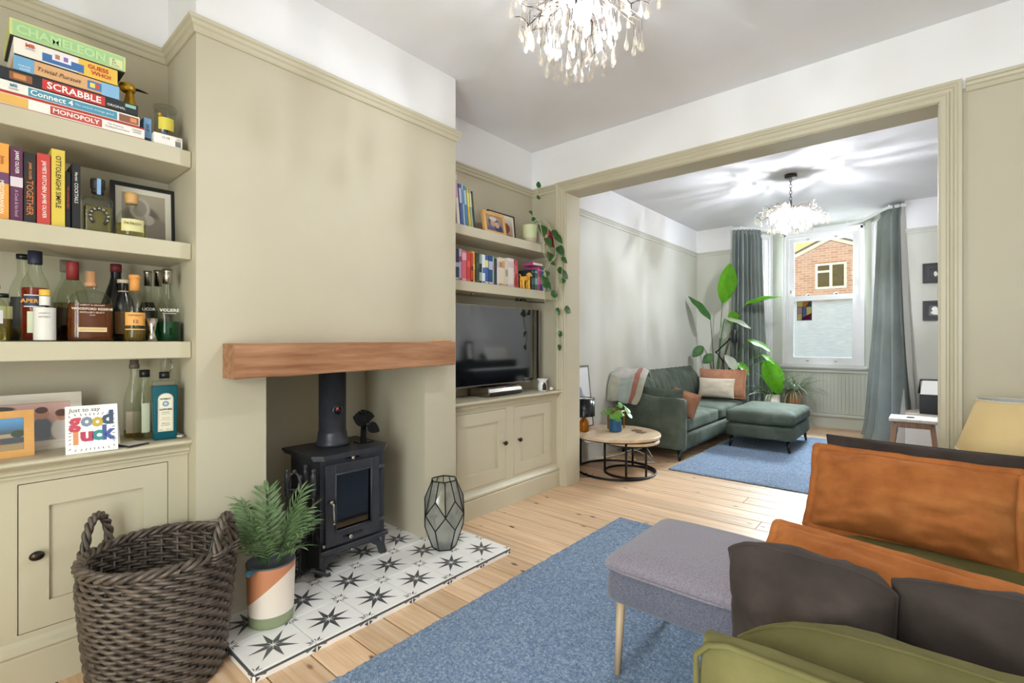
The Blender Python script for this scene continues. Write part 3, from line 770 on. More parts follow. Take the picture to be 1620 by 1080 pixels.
# stove fan
fn = thing('stove_fan', 'small black fan with heat fins standing on the stove top', 'fan', (-2.42, 1.545, .632))
b = B().rbox((-2.425, 1.545, .6355), (.07, .09, .007), .002, 1); part('base', b, 'black_gloss', fn)
b = B().prism([(-2.435, 1.53, .639), (-2.435, 1.56, .639), (-2.435, 1.556, .73), (-2.435, 1.534, .73)], (.016, 0, 0)); part('stem', b, 'black_gloss', fn)
for k in range(7):
    a = R(-48+16*k); c = Vector((-2.44, 1.545, .73)); d_ = Vector((0, math.sin(a), math.cos(a))); p = c+d_*.012; q = c+d_*(.085-.004*abs(k-3)); s_ = Vector((0, math.cos(a), -math.sin(a)))*.003
    b = B().prism([p-s_, p+s_, q+s_*2.8, q-s_*2.8], (.035, 0, 0)); part('heat_fin', b, 'black_gloss', fn)
hub = Vector((-2.385, 1.545, .738))
part('hub', B().lathe([(.012, -.02), (.012, .008), (.008, .012), (.0005, .013)], hub, 14, axis=(1, -.1, 0)), 'black_gloss', fn)
for a in (R(148), R(-32), R(60)):
    d_ = Vector((0, math.cos(a), math.sin(a)))
    if a == R(60): continue
    b = B().leaf(hub+d_*.006, d_, (1, 0, .0), .095, .062, .2, n=8, shape=.75, fold=-.1); b.leaf(hub+d_*.006+Vector((-.002, 0, 0)), d_, (1, 0, .0), .095, .062, .2, n=8, shape=.75, fold=-.1); part('blade', b, 'black_metal', fn)

# fireside tools on their stand
cs = Vector((-2.305, 1.12, .035))
sd = thing('tool_stand', 'black iron fireside tool stand with curled feet beside the stove', 'stand', tuple(cs))
b = B().tube([cs+Vector((0, 0, .03)), cs+Vector((0, 0, .5))], .0075, 8).sphere(cs+Vector((0, 0, .51)), .014); part('pole', b, 'black_iron', sd)
for a in (R(-50), R(70), R(190)):
    d_ = Vector((math.cos(a), math.sin(a), 0)); b = B().tube([cs+Vector((0, 0, .04)), cs+d_*.05+Vector((0, 0, .05)), cs+d_*.10+Vector((0, 0, .025)), cs+d_*.125+Vector((0, 0, .008)), cs+d_*.14+Vector((0, 0, .012))], [.007, .009, .009, .008, .01], 8); part('foot', b, 'black_iron', sd)
rt = Vector((.76, .65, 0)); fw = Vector((-.65, .76, 0)); zt = .485
b = B()
for k in range(4):
    d_ = [rt, -rt, fw, -fw][k]; b.tube([cs+Vector((0, 0, zt-.035)), cs+d_*.05+Vector((0, 0, zt-.035)), cs+d_*.062+Vector((0, 0, zt-.02))], .005, 6)
part('hook', b, 'black_iron', sd)
def tool_handle(b, c, z0):
    b.lathe([(.006, z0-.07), (.012, z0-.062), (.009, z0-.05), (.0135, z0-.035), (.012, z0-.005), (.014, z0+.0), (.012, z0+.02), (.013, z0+.035), (.006, z0+.042), (.011, z0+.052), (.008, z0+.064), (.0005, z0+.066)], c, 10)
def twist(b, c, za, zb, r=.0055):
    m = 60; b.tube([(c[0]+.002*math.cos(i*.9), c[1]+.002*math.sin(i*.9), za+(zb-za)*i/m) for i in range(m+1)], r, 6)
c = cs+rt*.064; b = B(); c0 = (c.x, c.y, 0); tool_handle(b, c0, .52); twist(b, c, .455, .25)
tl = solid('fire_shovel', b, 'black_iron', 'black fire shovel hanging on the tool stand nearest the stove door', 'shovel', (c.x, c.y, .07))
b = B(); n_ = -fw; 
p = [c+Vector((0, 0, .26)), c+rt*.018+Vector((0, 0, .235)), c+rt*.038+Vector((0, 0, .19)), c+rt*.036+Vector((0, 0, .075)), c-rt*.036+Vector((0, 0, .075)), c-rt*.034+Vector((0, 0, .19)), c-rt*.016+Vector((0, 0, .235))]
b.prism([q+n_*.004 for q in p], n_*-.004); 
for s in (1, -1): b.prism([c+rt*.036*s+Vector((0, 0, .075)), c+rt*.036*s+Vector((0, 0, .19)), c+rt*.02*s+Vector((0, 0, .23))], n_*.014)
b.tube([c+n_*.006+Vector((0, 0, .26)), c+n_*.008+Vector((0, 0, .16))], [.006, .003], 6); part('blade', b, 'black_metal', tl)
c = cs-rt*.062; b = B(); tool_handle(b, (c.x, c.y, 0), .52); twist(b, c, .455, .13); b.tube([c+Vector((0, 0, .14)), c+Vector((0, 0, .10)), c-rt*.02+Vector((0, 0, .085)), c-rt*.028+Vector((0, 0, .11))], [.006, .006, .005, .002], 6)
solid('fire_poker', b, 'black_iron', 'black poker hanging on the tool stand behind the potted palm', 'poker', (c.x, c.y, .085))
c = cs+fw*.062; b = B(); tool_handle(b, (c.x, c.y, 0), .525); twist(b, c, .46, .2)
br = solid('hearth_brush', b, 'black_iron', 'black hearth brush hanging at the back of the tool stand', 'brush', (c.x, c.y, .07))
part('bristles', B().lathe([(.012, .20), (.022, .185), (.03, .08), (.024, .072), (.001, .072)], (c.x, c.y, 0), 14), 'cord_black', br, kind='stuff')
c = cs-fw*.062; b = B()
for s in (-1, 1):
    b.tube([c+rt*s*q+Vector((0, 0, z)) for q, z in ((0.004, .40), (.03, .44), (.034, .49), (.02, .535), (.004, .55))], .005, 6)
    b.tube([c+rt*s*q+Vector((0, 0, z)) for q, z in ((0.0, .405), (.022, .37), (.026, .30), (.024, .20), (.012, .165), (0.003, .17))], .005, 6)
b.sphere(c+Vector((0, 0, .40)), .012).sphere(c+Vector((0, 0, .555)), .01)
solid('fire_tongs', b, 'black_iron', 'black looped coal tongs hanging at the front of the tool stand', 'tongs', (c.x, c.y, .165))

# geometric glass lantern
lc = Vector((-2.09, 1.85, .035))
ln = thing('geometric_lantern', 'faceted glass and black metal candle lantern on the star tiled hearth', 'lantern', tuple(lc))
def rp(r, a, z): return lc+Vector((r*math.cos(a), r*math.sin(a), z))
N6 = 6; A0 = R(-38)
T = [rp(.075, A0+i*PI/3, .385) for i in range(6)]; U = [(T[i]+T[(i+1) % 6])/2 for i in range(6)]
Mv = [rp(.122, A0+i*PI/3, .205) for i in range(6)]; Av = [rp(.108, A0+(i+.5)*PI/3, .285) for i in range(6)]; Dv = [rp(.108, A0+(i+.5)*PI/3, .125) for i in range(6)]; Bv = [rp(.065, A0+(i+.5)*PI/3, 0.004) for i in range(6)]
b = B(); r_ = .0035
for i in range(6):
    j = (i+1) % 6
    for p, q in ((T[i], T[j]), (T[i], Mv[i]), (U[i], Av[i]), (Av[i], Mv[i]), (Av[i], Mv[j]), (Mv[i], Dv[i]), (Mv[j], Dv[i]), (Dv[i], Bv[i]), (Bv[i], Bv[j])): b.tube([p, q], r_, 5)
part('frame', b, 'black_metal', ln)
b = B().prism([p for p in Bv], (0, 0, .003)); part('base_plate', b, 'black_metal', ln)
for i in range(6):
    j = (i+1) % 6; h_ = (i-1) % 6
    for poly in ((T[i], U[i], Av[i], Mv[i]), (U[i], T[j], Mv[j], Av[i]), (Av[i], Mv[j], Dv[i], Mv[i]), (Dv[h_], Mv[i], Dv[i], Bv[i], Bv[h_])):
        cen = sum(poly, Vector())/len(poly); nn = (cen-lc-Vector((0, 0, .2))); nn.z = 0; nn = nn.normalized()*.0015
        b = B(); m = len(poly); b.add([p for p in poly]+[p-nn for p in poly], [tuple(range(m)), tuple(reversed(range(m, 2*m)))]); part('pane', b, 'lantern_glass', ln)

# wicker log basket
bc = Vector((-2.098, .512, 0)); rr0, rr1, hh = .178, .228, .45
bk = thing('log_basket', 'tall grey brown wicker basket with two loop handles on the floorboards', 'basket', tuple(bc))
def brad(z): q = z/hh; return rr0+(rr1-rr0)*(q**.6)-.012*max(0, q-.85)/.15
b = B(); rows = 25
for k in range(rows):
    z = .012+k*(hh-.03)/(rows-1); rz = brad(z); m = 72; ns = 26
    for s in (0, 1):
        pts = []
        for i in range(m*2):
            th_ = 2*PI*i/(m*2); w_ = math.cos(th_*ns/2*1.0+PI*s+k*PI*.5)
            pts.append((bc.x+(rz+.009*w_)*math.cos(th_), bc.y+(rz+.009*w_)*math.sin(th_), z+.0055*math.cos(th_*ns/2+PI*s+k*PI*.5+PI/2)))
        b.tube(pts, .0072, 5, closed=True)
part('weave', b, 'wicker', bk, kind='stuff')
b = B()
for i in range(26):
    th_ = 2*PI*i/26; b.tube([(bc.x+(brad(z)-.001)*math.cos(th_), bc.y+(brad(z)-.001)*math.sin(th_), z) for z in (.0, .15, .3, hh)], .006, 5)
part('stakes', b, 'wicker', bk, kind='stuff')
b = B()
for s in range(3):
    b.tube([(bc.x+(rr1-.004+.012*math.cos(th_*13+s*2.1))*math.cos(th_), bc.y+(rr1-.004+.012*math.cos(th_*13+s*2.1))*math.sin(th_), hh+.004+.010*math.sin(th_*13+s*2.1)) for th_ in [2*PI*i/130 for i in range(130)]], .0085, 6, closed=True)
part('rim', b, 'wicker', bk)
part('base', B().lathe([(rr0-.01, .004), (rr0-.01, .016)], bc, 28), 'wicker', bk)
for s in (-1, 1):
    hc_ = bc+rt*(s*(rr1+.002)); b = B()
    for t_ in range(3):
        pts = []
        for i in range(41):
            q = i/40; a = PI*q; lx = .052*math.cos(a); z = hh-.03+.0+(.155*math.sin(a)**.7 if 0 < i < 40 else 0)
            ph = q*22+t_*2.1; nx, nz = math.cos(ph)*.009, math.sin(ph)*.009
            pts.append(hc_+fw*(lx+nx*math.cos(a))+rt*(nz)+Vector((0, 0, z+nx*math.sin(a))))
        b.tube(pts, .0072, 6)
    for e in (-1, 1):
        for k in range(3): 
            cc_ = hc_+fw*(e*.052)+Vector((0, 0, hh-.012+.012*k)); b.tube([cc_+Vector((.017*math.cos(q), .017*math.sin(q), .003*math.sin(q*2))) for q in [2*PI*i/14 for i in range(14)]], .006, 5, closed=True)
    part('handle', b, 'wicker', bk)
p0 = bc+rt*.10+fw*.05
b = B().tube([p0+Vector((-.03, 0, .05)), p0+Vector((0.02, 0.0, .3)), p0+rt*.05+Vector((.03, 0.0, .49))], [.005, .006, .007], 8).tube([p0+rt*.05+Vector((.03, 0.0, .49)), p0+rt*.068+Vector((.034, 0, .525)), p0+rt*.075+Vector((.035, 0, .505))], [.012, .014, .006], 8)
solid('coal_tool', b, 'plastic_black', 'black handled tool standing inside the wicker basket', 'tool', (p0.x, p0.y, .03))

# potted palm on the hearth
pc = Vector((-2.095, .895, .035))
pp = thing('potted_palm', 'small feathery palm in a cream, terracotta and green pot on the hearth', 'plant', tuple(pc))
def pot_z(th_): return .165+.045*math.sin(th_+.3)
prof = [(.078, 0), (.085, .006), (.0875, .05), (.0905, .14), (.094, .244), (.094, .248)]
b = B(); nn = 48; zs = [i/24 for i in range(25)]
def pr(z):
    for (r0, a0), (r1, a1) in zip(prof, prof[1:]):
        if a0 <= z <= a1 and a1 > a0: return r0+(r1-r0)*(z-a0)/(a1-a0)
    return prof[-1][0]
vs = []; fs = []; ms = []
for i, q in enumerate(zs):
    for k in range(nn):
        th_ = 2*PI*k/nn; zz = [0, .006, .02, .035, .05, .0501][i] if i < 6 else None
        tgt = max(.07, min(.225, .15+.075*math.sin(th_+.75)))
        if i < 6: z = zz
        elif i < 16: z = .0501+(tgt-.0501)*(i-5)/10
        else: z = tgt+(.248-tgt)*(i-15)/9
        r_ = pr(z); vs.append((pc.x+r_*math.cos(th_), pc.y+r_*math.sin(th_), pc.z+z))
for i in range(24):
    for k in range(nn): fs.append((i*nn+k, i*nn+(k+1) % nn, (i+1)*nn+(k+1) % nn, (i+1)*nn+k)); ms.append(0 if i < 4 else (1 if i < 15 else 2))
for f, m_ in zip(fs, ms): pass
o = len(b.v); b.v += vs; b.f += fs; b.m += ms; b.s += [True]*len(fs)
b.lathe([(.0945, .246), (.0945, .251), (.086, .251), (.084, .21), (.001, .21)], pc, 40, 3)
part('pot', b, ['green_glaze', 'cream_glaze', 'terracotta', '5A5E66'], pp)
part('soil', B().lathe([(.001, .222), (.085, .22)], pc, 24), 'soil', pp)
rnd = random.Random(11)
for k in range(30):
    a = rnd.uniform(0, 2*PI); tilt = rnd.uniform(.1, .62) if k > 4 else rnd.uniform(.05, .2); L = rnd.uniform(.19, .30)
    d_ = Vector((math.cos(a)*math.sin(tilt), math.sin(a)*math.sin(tilt), math.cos(tilt)))
    base = pc+Vector((.03*math.cos(a), .03*math.sin(a), .22)); hd = Vector((math.cos(a), math.sin(a), 0)); pts = []
    m = 10
    for i in range(m+1):
        q = i/m; pts.append(base+d_*L*q+hd*(.045*q*q)-Vector((0, 0, 1))*(.10*tilt*q**2.4))
    b = B().tube(pts, [.0022-.0014*i/m for i in range(m+1)], 4, 1)
    for i in range(3, m+1):
        tn = (pts[i]-pts[i-1]).normalized(); sdv = tn.cross(Vector((0, 0, 1))); sdv = sdv.normalized() if sdv.length > .01 else Vector((1, 0, 0))
        up = sdv.cross(tn)
        for s in (-1, 1):
            ll = .098*(1-.45*abs(i/m-.6))*rnd.uniform(.8, 1.1)
            b.leaf(pts[i], (sdv*s*.8+tn*.7+Vector((0, 0, .1))), up, ll, .0095, rnd.uniform(.4, .9), 0, n=4, fold=.1)
    b.leaf(pts[-1], tn, up, .07, .011, .5, 0, n=4)
    b.v = [(max(x, XB+.012) if y > BY0-.02 else x, y, z) for x, y, z in b.v]
    part('frond', b, ['leaf_palm', 'stem'], pp)
b = B().leaf(pc+Vector((.03, -.085, .245)), (.75, -.55, .12), (0, 0, 1), .055, .045, .4, n=6); part('tag', b, '5E8CA8', pp, 'pale blue plant tag at the pot rim')

# ------------------------------------------------------------------ left alcove: board games
def gamebox(name, label, y0, y1, z0, z1, xf, dep, body, bands=(), texts=(), skew=0):
    """lid + base; bands (ya, yb, za, zb, colour) and texts (string, yc, zc, h, w, colour) on the front"""
    b = B().rbox((xf-dep/2, (y0+y1)/2, (z0+z1)/2+.002), (dep, y1-y0, z1-z0-.004), .0012, 1, 0)
    b.box(xf-dep+.002, xf-.002, y0+.002, y1-.002, z0, z0+.004, 1)
    g = solid(name, b, [body, 'ink'], label, 'board game', (xf, (y0+y1)/2, z0), 'board games on the top shelf')
    if bands:
        b = B(); cols = []
        for ya, yb, za, zb, cc in bands:
            if cc not in cols: cols.append(cc)
            k = .0006+.0003*len(b.f)**.5*.05; b.add([(xf+k, ya, za), (xf+k, yb, za), (xf+k, yb, zb), (xf+k, ya, zb)], [(0, 1, 2, 3)], cols.index(cc))
        part('print', b, cols, g, kind='stuff')
    for s_, yc, zc, h, w_, cc, *kw in texts:
        part('lettering', B().text(s_, (xf+.0022, yc, zc), h=h, w=w_, **(kw[0] if kw else {})), cc, g)
    return g
X0 = -2.337
gamebox('board_game', 'red edged white box of the property trading game, bottom of the games stack', .06, .515, 1.9852, 2.034, X0, .26, 'EFEAE2',
        ((.06, .515, 1.986, 1.992, 'B8382E'), (.06, .515, 2.028, 2.0335, 'B8382E'), (.06, .19, 1.994, 2.026, 'E2B25C'), (.245, .385, 1.996, 2.025, 'B8382E'), (.248, .382, 1.9985, 2.0225, 'C8574C')),
        (('MONOPOLY', .315, 2.0105, .019, .126, 'F3EFE8', dict(bold=.02)), ('The Property', .425, 2.016, .008, .06, '3A3230'), ('Trading Board Game', .43, 2.005, .008, .085, '3A3230'), ('PARKER', .49, 2.018, .006, .03, '3A3230'), ('GAMES', .49, 2.009, .006, .026, '3A3230')))
gamebox('board_game', 'white and blue four in a row game box, second from the bottom', .085, .500, 2.0345, 2.0725, X0-.002, .26, 'EDE6DC',
        ((.19, .43, 2.040, 2.068, '4E93AE'), (.436, .496, 2.040, 2.067, '8A5A44'), (.47, .49, 2.046, 2.062, 'E08A5A'), (.086, .499, 2.035, 2.037, 'C04A3C')),
        (('Connect 4', .25, 2.054, .022, .11, 'F4F2EC', dict(bold=.02)), ('The vertical strategy game!', .365, 2.0535, .01, .11, 'D8E6EA'), ('MB', .155, 2.060, .01, .02, '4E93AE', dict(bold=.03)), ('GAMES', .155, 2.048, .006, .024, '4A4644')))
gamebox('board_game', 'long black word game box with red panel, third from the bottom', .07, .495, 2.073, 2.117, X0-.004, .25, '23282A',
        ((.078, .118, 2.086, 2.110, 'C84A3A'), (.145, .20, 2.082, 2.108, '8E5A3A'), (.155, .185, 2.088, 2.104, 'C88A52'), (.225, .395, 2.078, 2.113, 'C63A36'), (.455, .488, 2.100, 2.112, '8CC0B0')),
        (('SCRABBLE', .31, 2.0955, .024, .158, 'F2EFE8', dict(bold=.02)), ('ORIGINAL', .428, 2.090, .012, .055, 'E4E0D6', dict(bold=.01))))
gamebox('board_game', 'pale orange trivia game box with blue ends, fourth from bottom of the stack', .155, .438, 2.1175, 2.168, X0-.006, .26, 'D8A878',
        ((.155, .205, 2.119, 2.167, '6FA6CC'), (.385, .437, 2.119, 2.167, '86B4D6'), (.345, .385, 2.128, 2.158, '3E78B4'), (.352, .366, 2.135, 2.152, 'E4D058'), (.368, .38, 2.135, 2.152, 'C8543C')),
        (('Trivial Pursuit', .27, 2.143, .024, .115, '4A2E1E', dict(shear=.3)), ('PARKER', .182, 2.136, .008, .03, 'E8F0F4'), ('GAMES', .182, 2.126, .006, .026, 'E8F0F4')))
gamebox('board_game', 'white, blue and yellow face guessing game box, second from top of the stack', .155, .432, 2.1685, 2.227, X0-.004, .25, 'EFE6DA',
        ((.32, .431, 2.170, 2.226, 'E6BC4E'), (.225, .335, 2.176, 2.205, '3E6CA8'), (.25, .30, 2.190, 2.220, 'E8E4EC'), (.258, .27, 2.196, 2.212, 'B87A5A'), (.28, .292, 2.196, 2.212, '8A6AA8')),
        (('GUESS', .375, 2.209, .016, .07, 'C8463A', dict(bold=.03)), ('WHO?', .383, 2.189, .016, .058, 'C8463A', dict(bold=.03)), ('MB', .195, 2.211, .013, .024, 'D0583A', dict(bold=.04)), ('GAMES', .195, 2.199, .006, .024, '5A6EA8')))
gamebox('board_game', 'pale green and yellow word game box on top of the games stack', .145, .456, 2.2275, 2.287, X0-.002, .24, 'D6D88A',
        ((.152, .45, 2.233, 2.282, 'A6CC94'), (.408, .446, 2.236, 2.268, 'D8DCA8')),
        (('CHAMELEON', .278, 2.2575, .030, .235, 'BCDCA0', dict(bold=.03, stretch=True)), ('8+', .42, 2.262, .006, .01, '4A5A3A'), ('3-8', .42, 2.252, .006, .014, '4A5A3A'), ('15 mins', .424, 2.243, .006, .022, '4A5A3A')))
# duck head ornament
dk = Vector((-2.43, .487, 2.121))
b = B().lathe([(.03, 0), (.034, .004), (.03, .02), (.022, .04), (.017, .062), (.018, .075)], dk, 18, sx=1.0, sy=.8)
b.sphere(dk+Vector((0, -.008, .09)), .026, sc=(.85, 1.1, .9), n=16, m=10)
d_ = solid('duck_ornament', b, 'gold', 'gold duck head ornament behind the games stack', 'ornament', tuple(dk))
b = B().leaf(dk+Vector((0, .012, .098)), (0, 1, .12), (0, 0, 1), .052, .026, .5, n=6, shape=.55, fold=-.2).leaf(dk+Vector((0, .012, .09)), (0, 1, -.02), (0, 0, -1), .042, .022, .2, n=6, shape=.55, fold=-.1); part('bill', b, 'dark_bronze', d_)
gb_ = solid('card_box', B().rbox((-2.40, .531, 2.038), (.07, .026, .105), .0015, 1), '6A90B4', 'small upright blue card game box right of the games stack', 'box', (-2.40, .531, 1.985))
part('lettering', B().add([(-2.3645, .52, 1.99), (-2.3645, .542, 1.99), (-2.3645, .542, 2.01), (-2.3645, .52, 2.01)], [(0, 1, 2, 3)]).text('SKIP', (-2.364, .531, 2.05), up=(0, 1, 0), h=.012), 'ink', gb_)
ub = solid('card_game', B().rbox((-2.40, .593, 2.0095), (.13, .098, .048), .0015, 1, 0), 'E6E2DC', 'flat white and red box with bar code on the top shelf corner', 'box', (-2.40, .593, 1.985), 'card games on the top shelf')
bb_ = B().box(-2.465, -2.335, .5445, .6415, 2.0337, 2.0345, 0).box(-2.337, -2.3344, .5445, .6415, 1.9855, 1.989, 1)
for k in range(9): bb_.box(-2.3352, -2.3345, .617+k*.0022, .6182+k*.0022, 1.994, 2.016, 2)
bb_.text('15 CE', (-2.3345, .585, 2.019), h=.008, mi=2).text('UNO', (-2.3345, .629, 2.023), h=.005, mi=2)
part('print', bb_, ['8E3028', 'B8382E', 'ink'], ub, kind='stuff')
jc = Vector((-2.405, .60, 2.035))
jr = thing('sweet_jar', 'clear plastic tub of small toys on top of the white card box', 'jar', tuple(jc))
part('tub', B().lathe([(.034, 0), (.037, .004), (.037, .115), (.035, .12)], jc, 24, cap=False), 'clear_glass', jr)
part('lid', B().lathe([(.040, .118), (.041, .121), (.041, .131), (.038, .134), (.001, .134)], jc, 24), 'clear_glass', jr)
rnd = random.Random(5)
for k in range(16):
    a = rnd.uniform(0, 2*PI); r_ = rnd.uniform(0, .022); b = B().sphere(jc+Vector((r_*math.cos(a), r_*math.sin(a), .012+.0058*k)), rnd.uniform(.008, .011), sc=(1, 1, rnd.uniform(.7, 1.2)), n=8, m=6)
    part('toy', b, ['D8B23C', 'C24A34', '3C62A0', 'D8B23C', '2E2E34', 'E2DCCB'][k % 6], jr)
b = B().grid(lambda u, v: (jc.x+.0378*math.cos(-.9+1.5*u), jc.y+.0378*math.sin(-.9+1.5*u), jc.z+.03+.05*v), 10, 1); part('label_sticker', b, 'D8C84C', jr)

# ------------------------------------------------------------------ books
def book(label, y0, y1, z0, h, xf, dep, col, group, texts=(), lean=0, bands=(), hard=True):
    P = Vector((0, y0, z0)); Rm = Matrix.Rotation(lean, 3, 'X')
    def tr(b):
        if lean: b.v = [tuple(P+Rm @ (Vector(v)-P)) for v in b.v]
        return b
    b = B().rbox((xf-.0015, (y0+y1)/2, z0+h/2), (.003, y1-y0, h), .0012, 1)
    b.box(xf-dep, xf-.002, y0, y0+.0018, z0, z0+h).box(xf-dep, xf-.002, y1-.0018, y1, z0, z0+h)
    bk_ = solid('book', tr(b), col, label, 'book', (xf, y0, z0), group)
    part('pages', tr(B().box(xf-dep+.004, xf-.003, y0+.0018, y1-.0018, z0+.003, z0+h-.004)), 'paper', bk_)
    for za, zb, cc in bands:
        part('spine_band', tr(B().box(xf, xf+.0006, y0+.0003, y1-.0003, z0+za*h, z0+zb*h)), cc, bk_)
    for s_, q, th_, ln_, cc in texts:
        part('lettering', tr(B().text(s_, (xf+.0008, (y0+y1)/2, z0+q*h), up=(0, 1, 0), h=th_, w=ln_, bold=.012)), cc, bk_)
    return bk_
G1 = 'cookbooks on the middle shelf'; Z2 = 1.6052
book('orange and yellow hardback, leftmost in the row of cookbooks', .112, .1455, Z2, .258, -2.352, .20, 'E8A24A', G1, (('MEDITERRANEAN', .3, .010, .12, 'F4EEDC'), ('Jamie', .78, .012, .05, '8E4A28')), bands=((.48, .62, '6E4468'),))
book('purple cookbook with white oval, second from left in the row', .1475, .178, Z2, .252, -2.348, .20, '5E2E4C', G1, (('JAMIE OLIVER', .80, .012, .085, 'EDE4E4'), ('A Cook & his food', .25, .010, .09, 'B89AB0')), bands=((.47, .60, 'D8CCD2'),))
book('black cookbook with orange lettering, between purple and red books', .180, .2105, Z2, .245, -2.352, .20, '2A2624', G1, (('JAMIE OLIVER', .74, .009, .075, 'D88A4A'), ('TOGETHER', .36, .017, .12, 'C8743A')))
book('bright red cookbook with white lettering, left of the yellow book', .2125, .2465, Z2, .25, -2.348, .20, 'C4423C', G1, (("JAMIE'S KITCHEN", .68, .014, .12, 'F2E6DC'), ('JAMIE OLIVER', .27, .014, .085, 'F2E6DC')))
book('tall yellow cookbook with black lettering', .249, .2845, Z2, .275, -2.345, .21, 'D9BE4C', G1, (('OTTOLENGHI SIMPLE', .58, .014, .19, '2A2620'),))
book('short dark book tucked between the yellow book and the glossy black one', .286, .3005, Z2, .205, -2.355, .16, '232124', G1, (('THE COCKTAIL BIBLE', .55, .006, .12, 'B84A3A'),))
book('narrow glossy black book leaning at the right end of the cookbooks', .303, .3255, Z2, .238, -2.343, .18, '17171A', G1, (('COCKTAILS', .55, .010, .09, 'D8D4CC'), ('Martini', .8, .008, .05, 'D8D4CC')))

# ------------------------------------------------------------------ bottles
GB = 'bottles on the shelves beside the chimney breast'
def arc(b, c, r, z0, z1, phi=-.12, dphi=.9, mi=0, n=12):
    return b.grid(lambda u, v: (c[0]+r*math.cos(phi-dphi+2*dphi*u), c[1]+r*math.sin(phi-dphi+2*dphi*u), c[2]+z0+(z1-z0)*v), n, 1, mi)
def bottle(name, label, c, prof, level, liq, cap=None, capm='plastic_black', labels=(), texts=(), sx=1, sy=1, glass='bottle_glass', n=24, cat='bottle', group=GB):
    o = solid(name, B().lathe(prof, c, n, sx=sx, sy=sy, cap=False).lathe([(.0005, prof[0][1]+.001), (prof[0][0], prof[0][1]+.001)], c, n, sx=sx, sy=sy, cap=False), glass, label, cat, tuple(c), group)
    if liq:
        lp = [(.0005, .004)]+[(max(.001, r-.003), max(z, .004)) for r, z in prof if z < level]
        for (r0, a0), (r1, a1) in zip(prof, prof[1:]):
            if a0 <= level < a1: lp.append((max(.001, r0+(r1-r0)*(level-a0)/(a1-a0)-.003), level))
        lp.append((.0005, level)); part('liquid', B().lathe(lp, c, n, sx=sx, sy=sy, cap=False), liq, o)
    if cap: part('cap', B().lathe(cap, c, 18), capm, o)
    for r, z0, z1, dp, cc in labels: part('label_sticker', arc(B(), c, r, z0, z1, dphi=dp), cc, o)
    for s_, r, z, h, w_, cc, *kw in texts:
        nn = Vector((1, -.12, 0)).normalized(); part('lettering', B().text(s_, Vector(c)+nn*r+Vector((0, 0, z)), n=nn, h=h, w=w_, bold=.015, **(kw[0] if kw else {})), cc, o)
    return o
ZB = 1.2005; V = Vector
ap_prof = [(.036, 0), (.039, .004), (.039, .10), (.038, .15), (.039, .185), (.034, .215), (.022, .24), (.0165, .262), (.0165, .30)]
bottle('aperitif_bottle', 'orange red aperitif bottle with navy cap and navy slanted label', V((-2.43, .215, ZB)), ap_prof, .19, 'liquid_red', [(.019, .275), (.0195, .28), (.0195, .322), (.001, .323)], '20243A',
       ((.0397, .12, .165, .75, '2A3052'), (.0398, .03, .105, .5, 'C8CEB0'), (.0400, .121, .124, .75, 'E4E2DC'), (.04, .161, .164, .75, 'E4E2DC')), (('APEROL', .0412, .142, .021, .07, 'E8A83C'),))
bottle('bitters_bottle', 'small bottle wrapped in oversized white paper label with yellow cap', V((-2.365, .2335, ZB)), [(.028, 0), (.029, .004), (.028, .10), (.022, .118), (.0125, .125), (.0125, .165)], .09, 'liquid_dark', [(.0145, .16), (.015, .163), (.015, .182), (.001, .183)], 'E2B64A',
       ((.0295, .004, .118, 1.6, 'D9D6D0'), (.0145, .126, .158, 1.6, 'E2DED8')), (('AROMATIC', .0302, .098, .005, .03, '8E8A84'), ('BITTERS', .0302, .085, .006, .03, '8E8A84')))
bottle('dark_bottle', 'clear bottle with black cap hidden behind the aperitif bottle', V((-2.52, .19, ZB)), [(.036, 0), (.038, .004), (.038, .17), (.028, .21), (.015, .245), (.014, .30)], .14, 'liquid_dark', [(.0175, .30), (.0175, .318), (.001, .319)], 'plastic_black', ((.0385, .05, .16, .9, '2A2A34'),))
bottle('small_bottle', 'squat bottle with round white label at the photo edge of the drinks shelf', V((-2.40, .112, ZB)), [(.03, 0), (.032, .004), (.032, .12), (.024, .14), (.014, .15), (.014, .18)], .05, 'liquid_gold', [(.016, .178), (.016, .19), (.001, .19)], 'steel', ((.0327, .06, .105, .8, 'E4E2E6'),))
bottle('straw_bottle', 'low straw coloured bottle behind the squat white labelled one', V((-2.54, .14, ZB)), [(.05, 0), (.052, .004), (.052, .11), (.04, .135), (.015, .15), (.014, .16)], .12, 'liquid_straw', [(.017, .158), (.017, .172), (.001, .172)], 'plastic_black', ((.0526, .08, .125, .9, 'CDC48E'),))
wf = bottle('bourbon_bottle', 'wide flat bourbon bottle with bronze liquid and gold strip label', V((-2.395, .362, ZB)), [(.060, 0), (.066, .006), (.067, .02), (.067, .125), (.064, .15), (.054, .172), (.036, .186), (.019, .192), (.0155, .196), (.0155, .225)], .142, 'liquid_amber', [(.0185, .205), (.0185, .22), (.015, .222), (.0155, .262), (.001, .263)], 'B98A62', (), (), sx=.48, n=32)
part('lettering', B().text('LABROT & GRAHAM', (-2.3620, .362, 1.335), h=.006, w=.07).text('WOODFORD RESERVE', (-2.3620, .362, 1.321), h=.009, w=.118, bold=.02).text("DISTILLER'S SELECT", (-2.3620, .362, 1.308), h=.006, w=.075).text('750 ML', (-2.362, .362, 1.298), h=.004, w=.02), 'E2DACB', wf)
part('label_sticker', B().rbox((-2.3618, .362, 1.244), (.0012, .084, .017), .0004, 1, 0).text('KENTUCKY BOURBON', (-2.3610, .362, 1.244), h=.006, w=.07, mi=1), ['D8C08E', 'A88A58'], wf)
part('seal', B().lathe([(.013, 0), (.013, .002), (.009, .0025), (.001, .0025)], (-2.372, .362, 1.371), 16, axis=(1, 0, .35)), 'bottle_glass', wf)
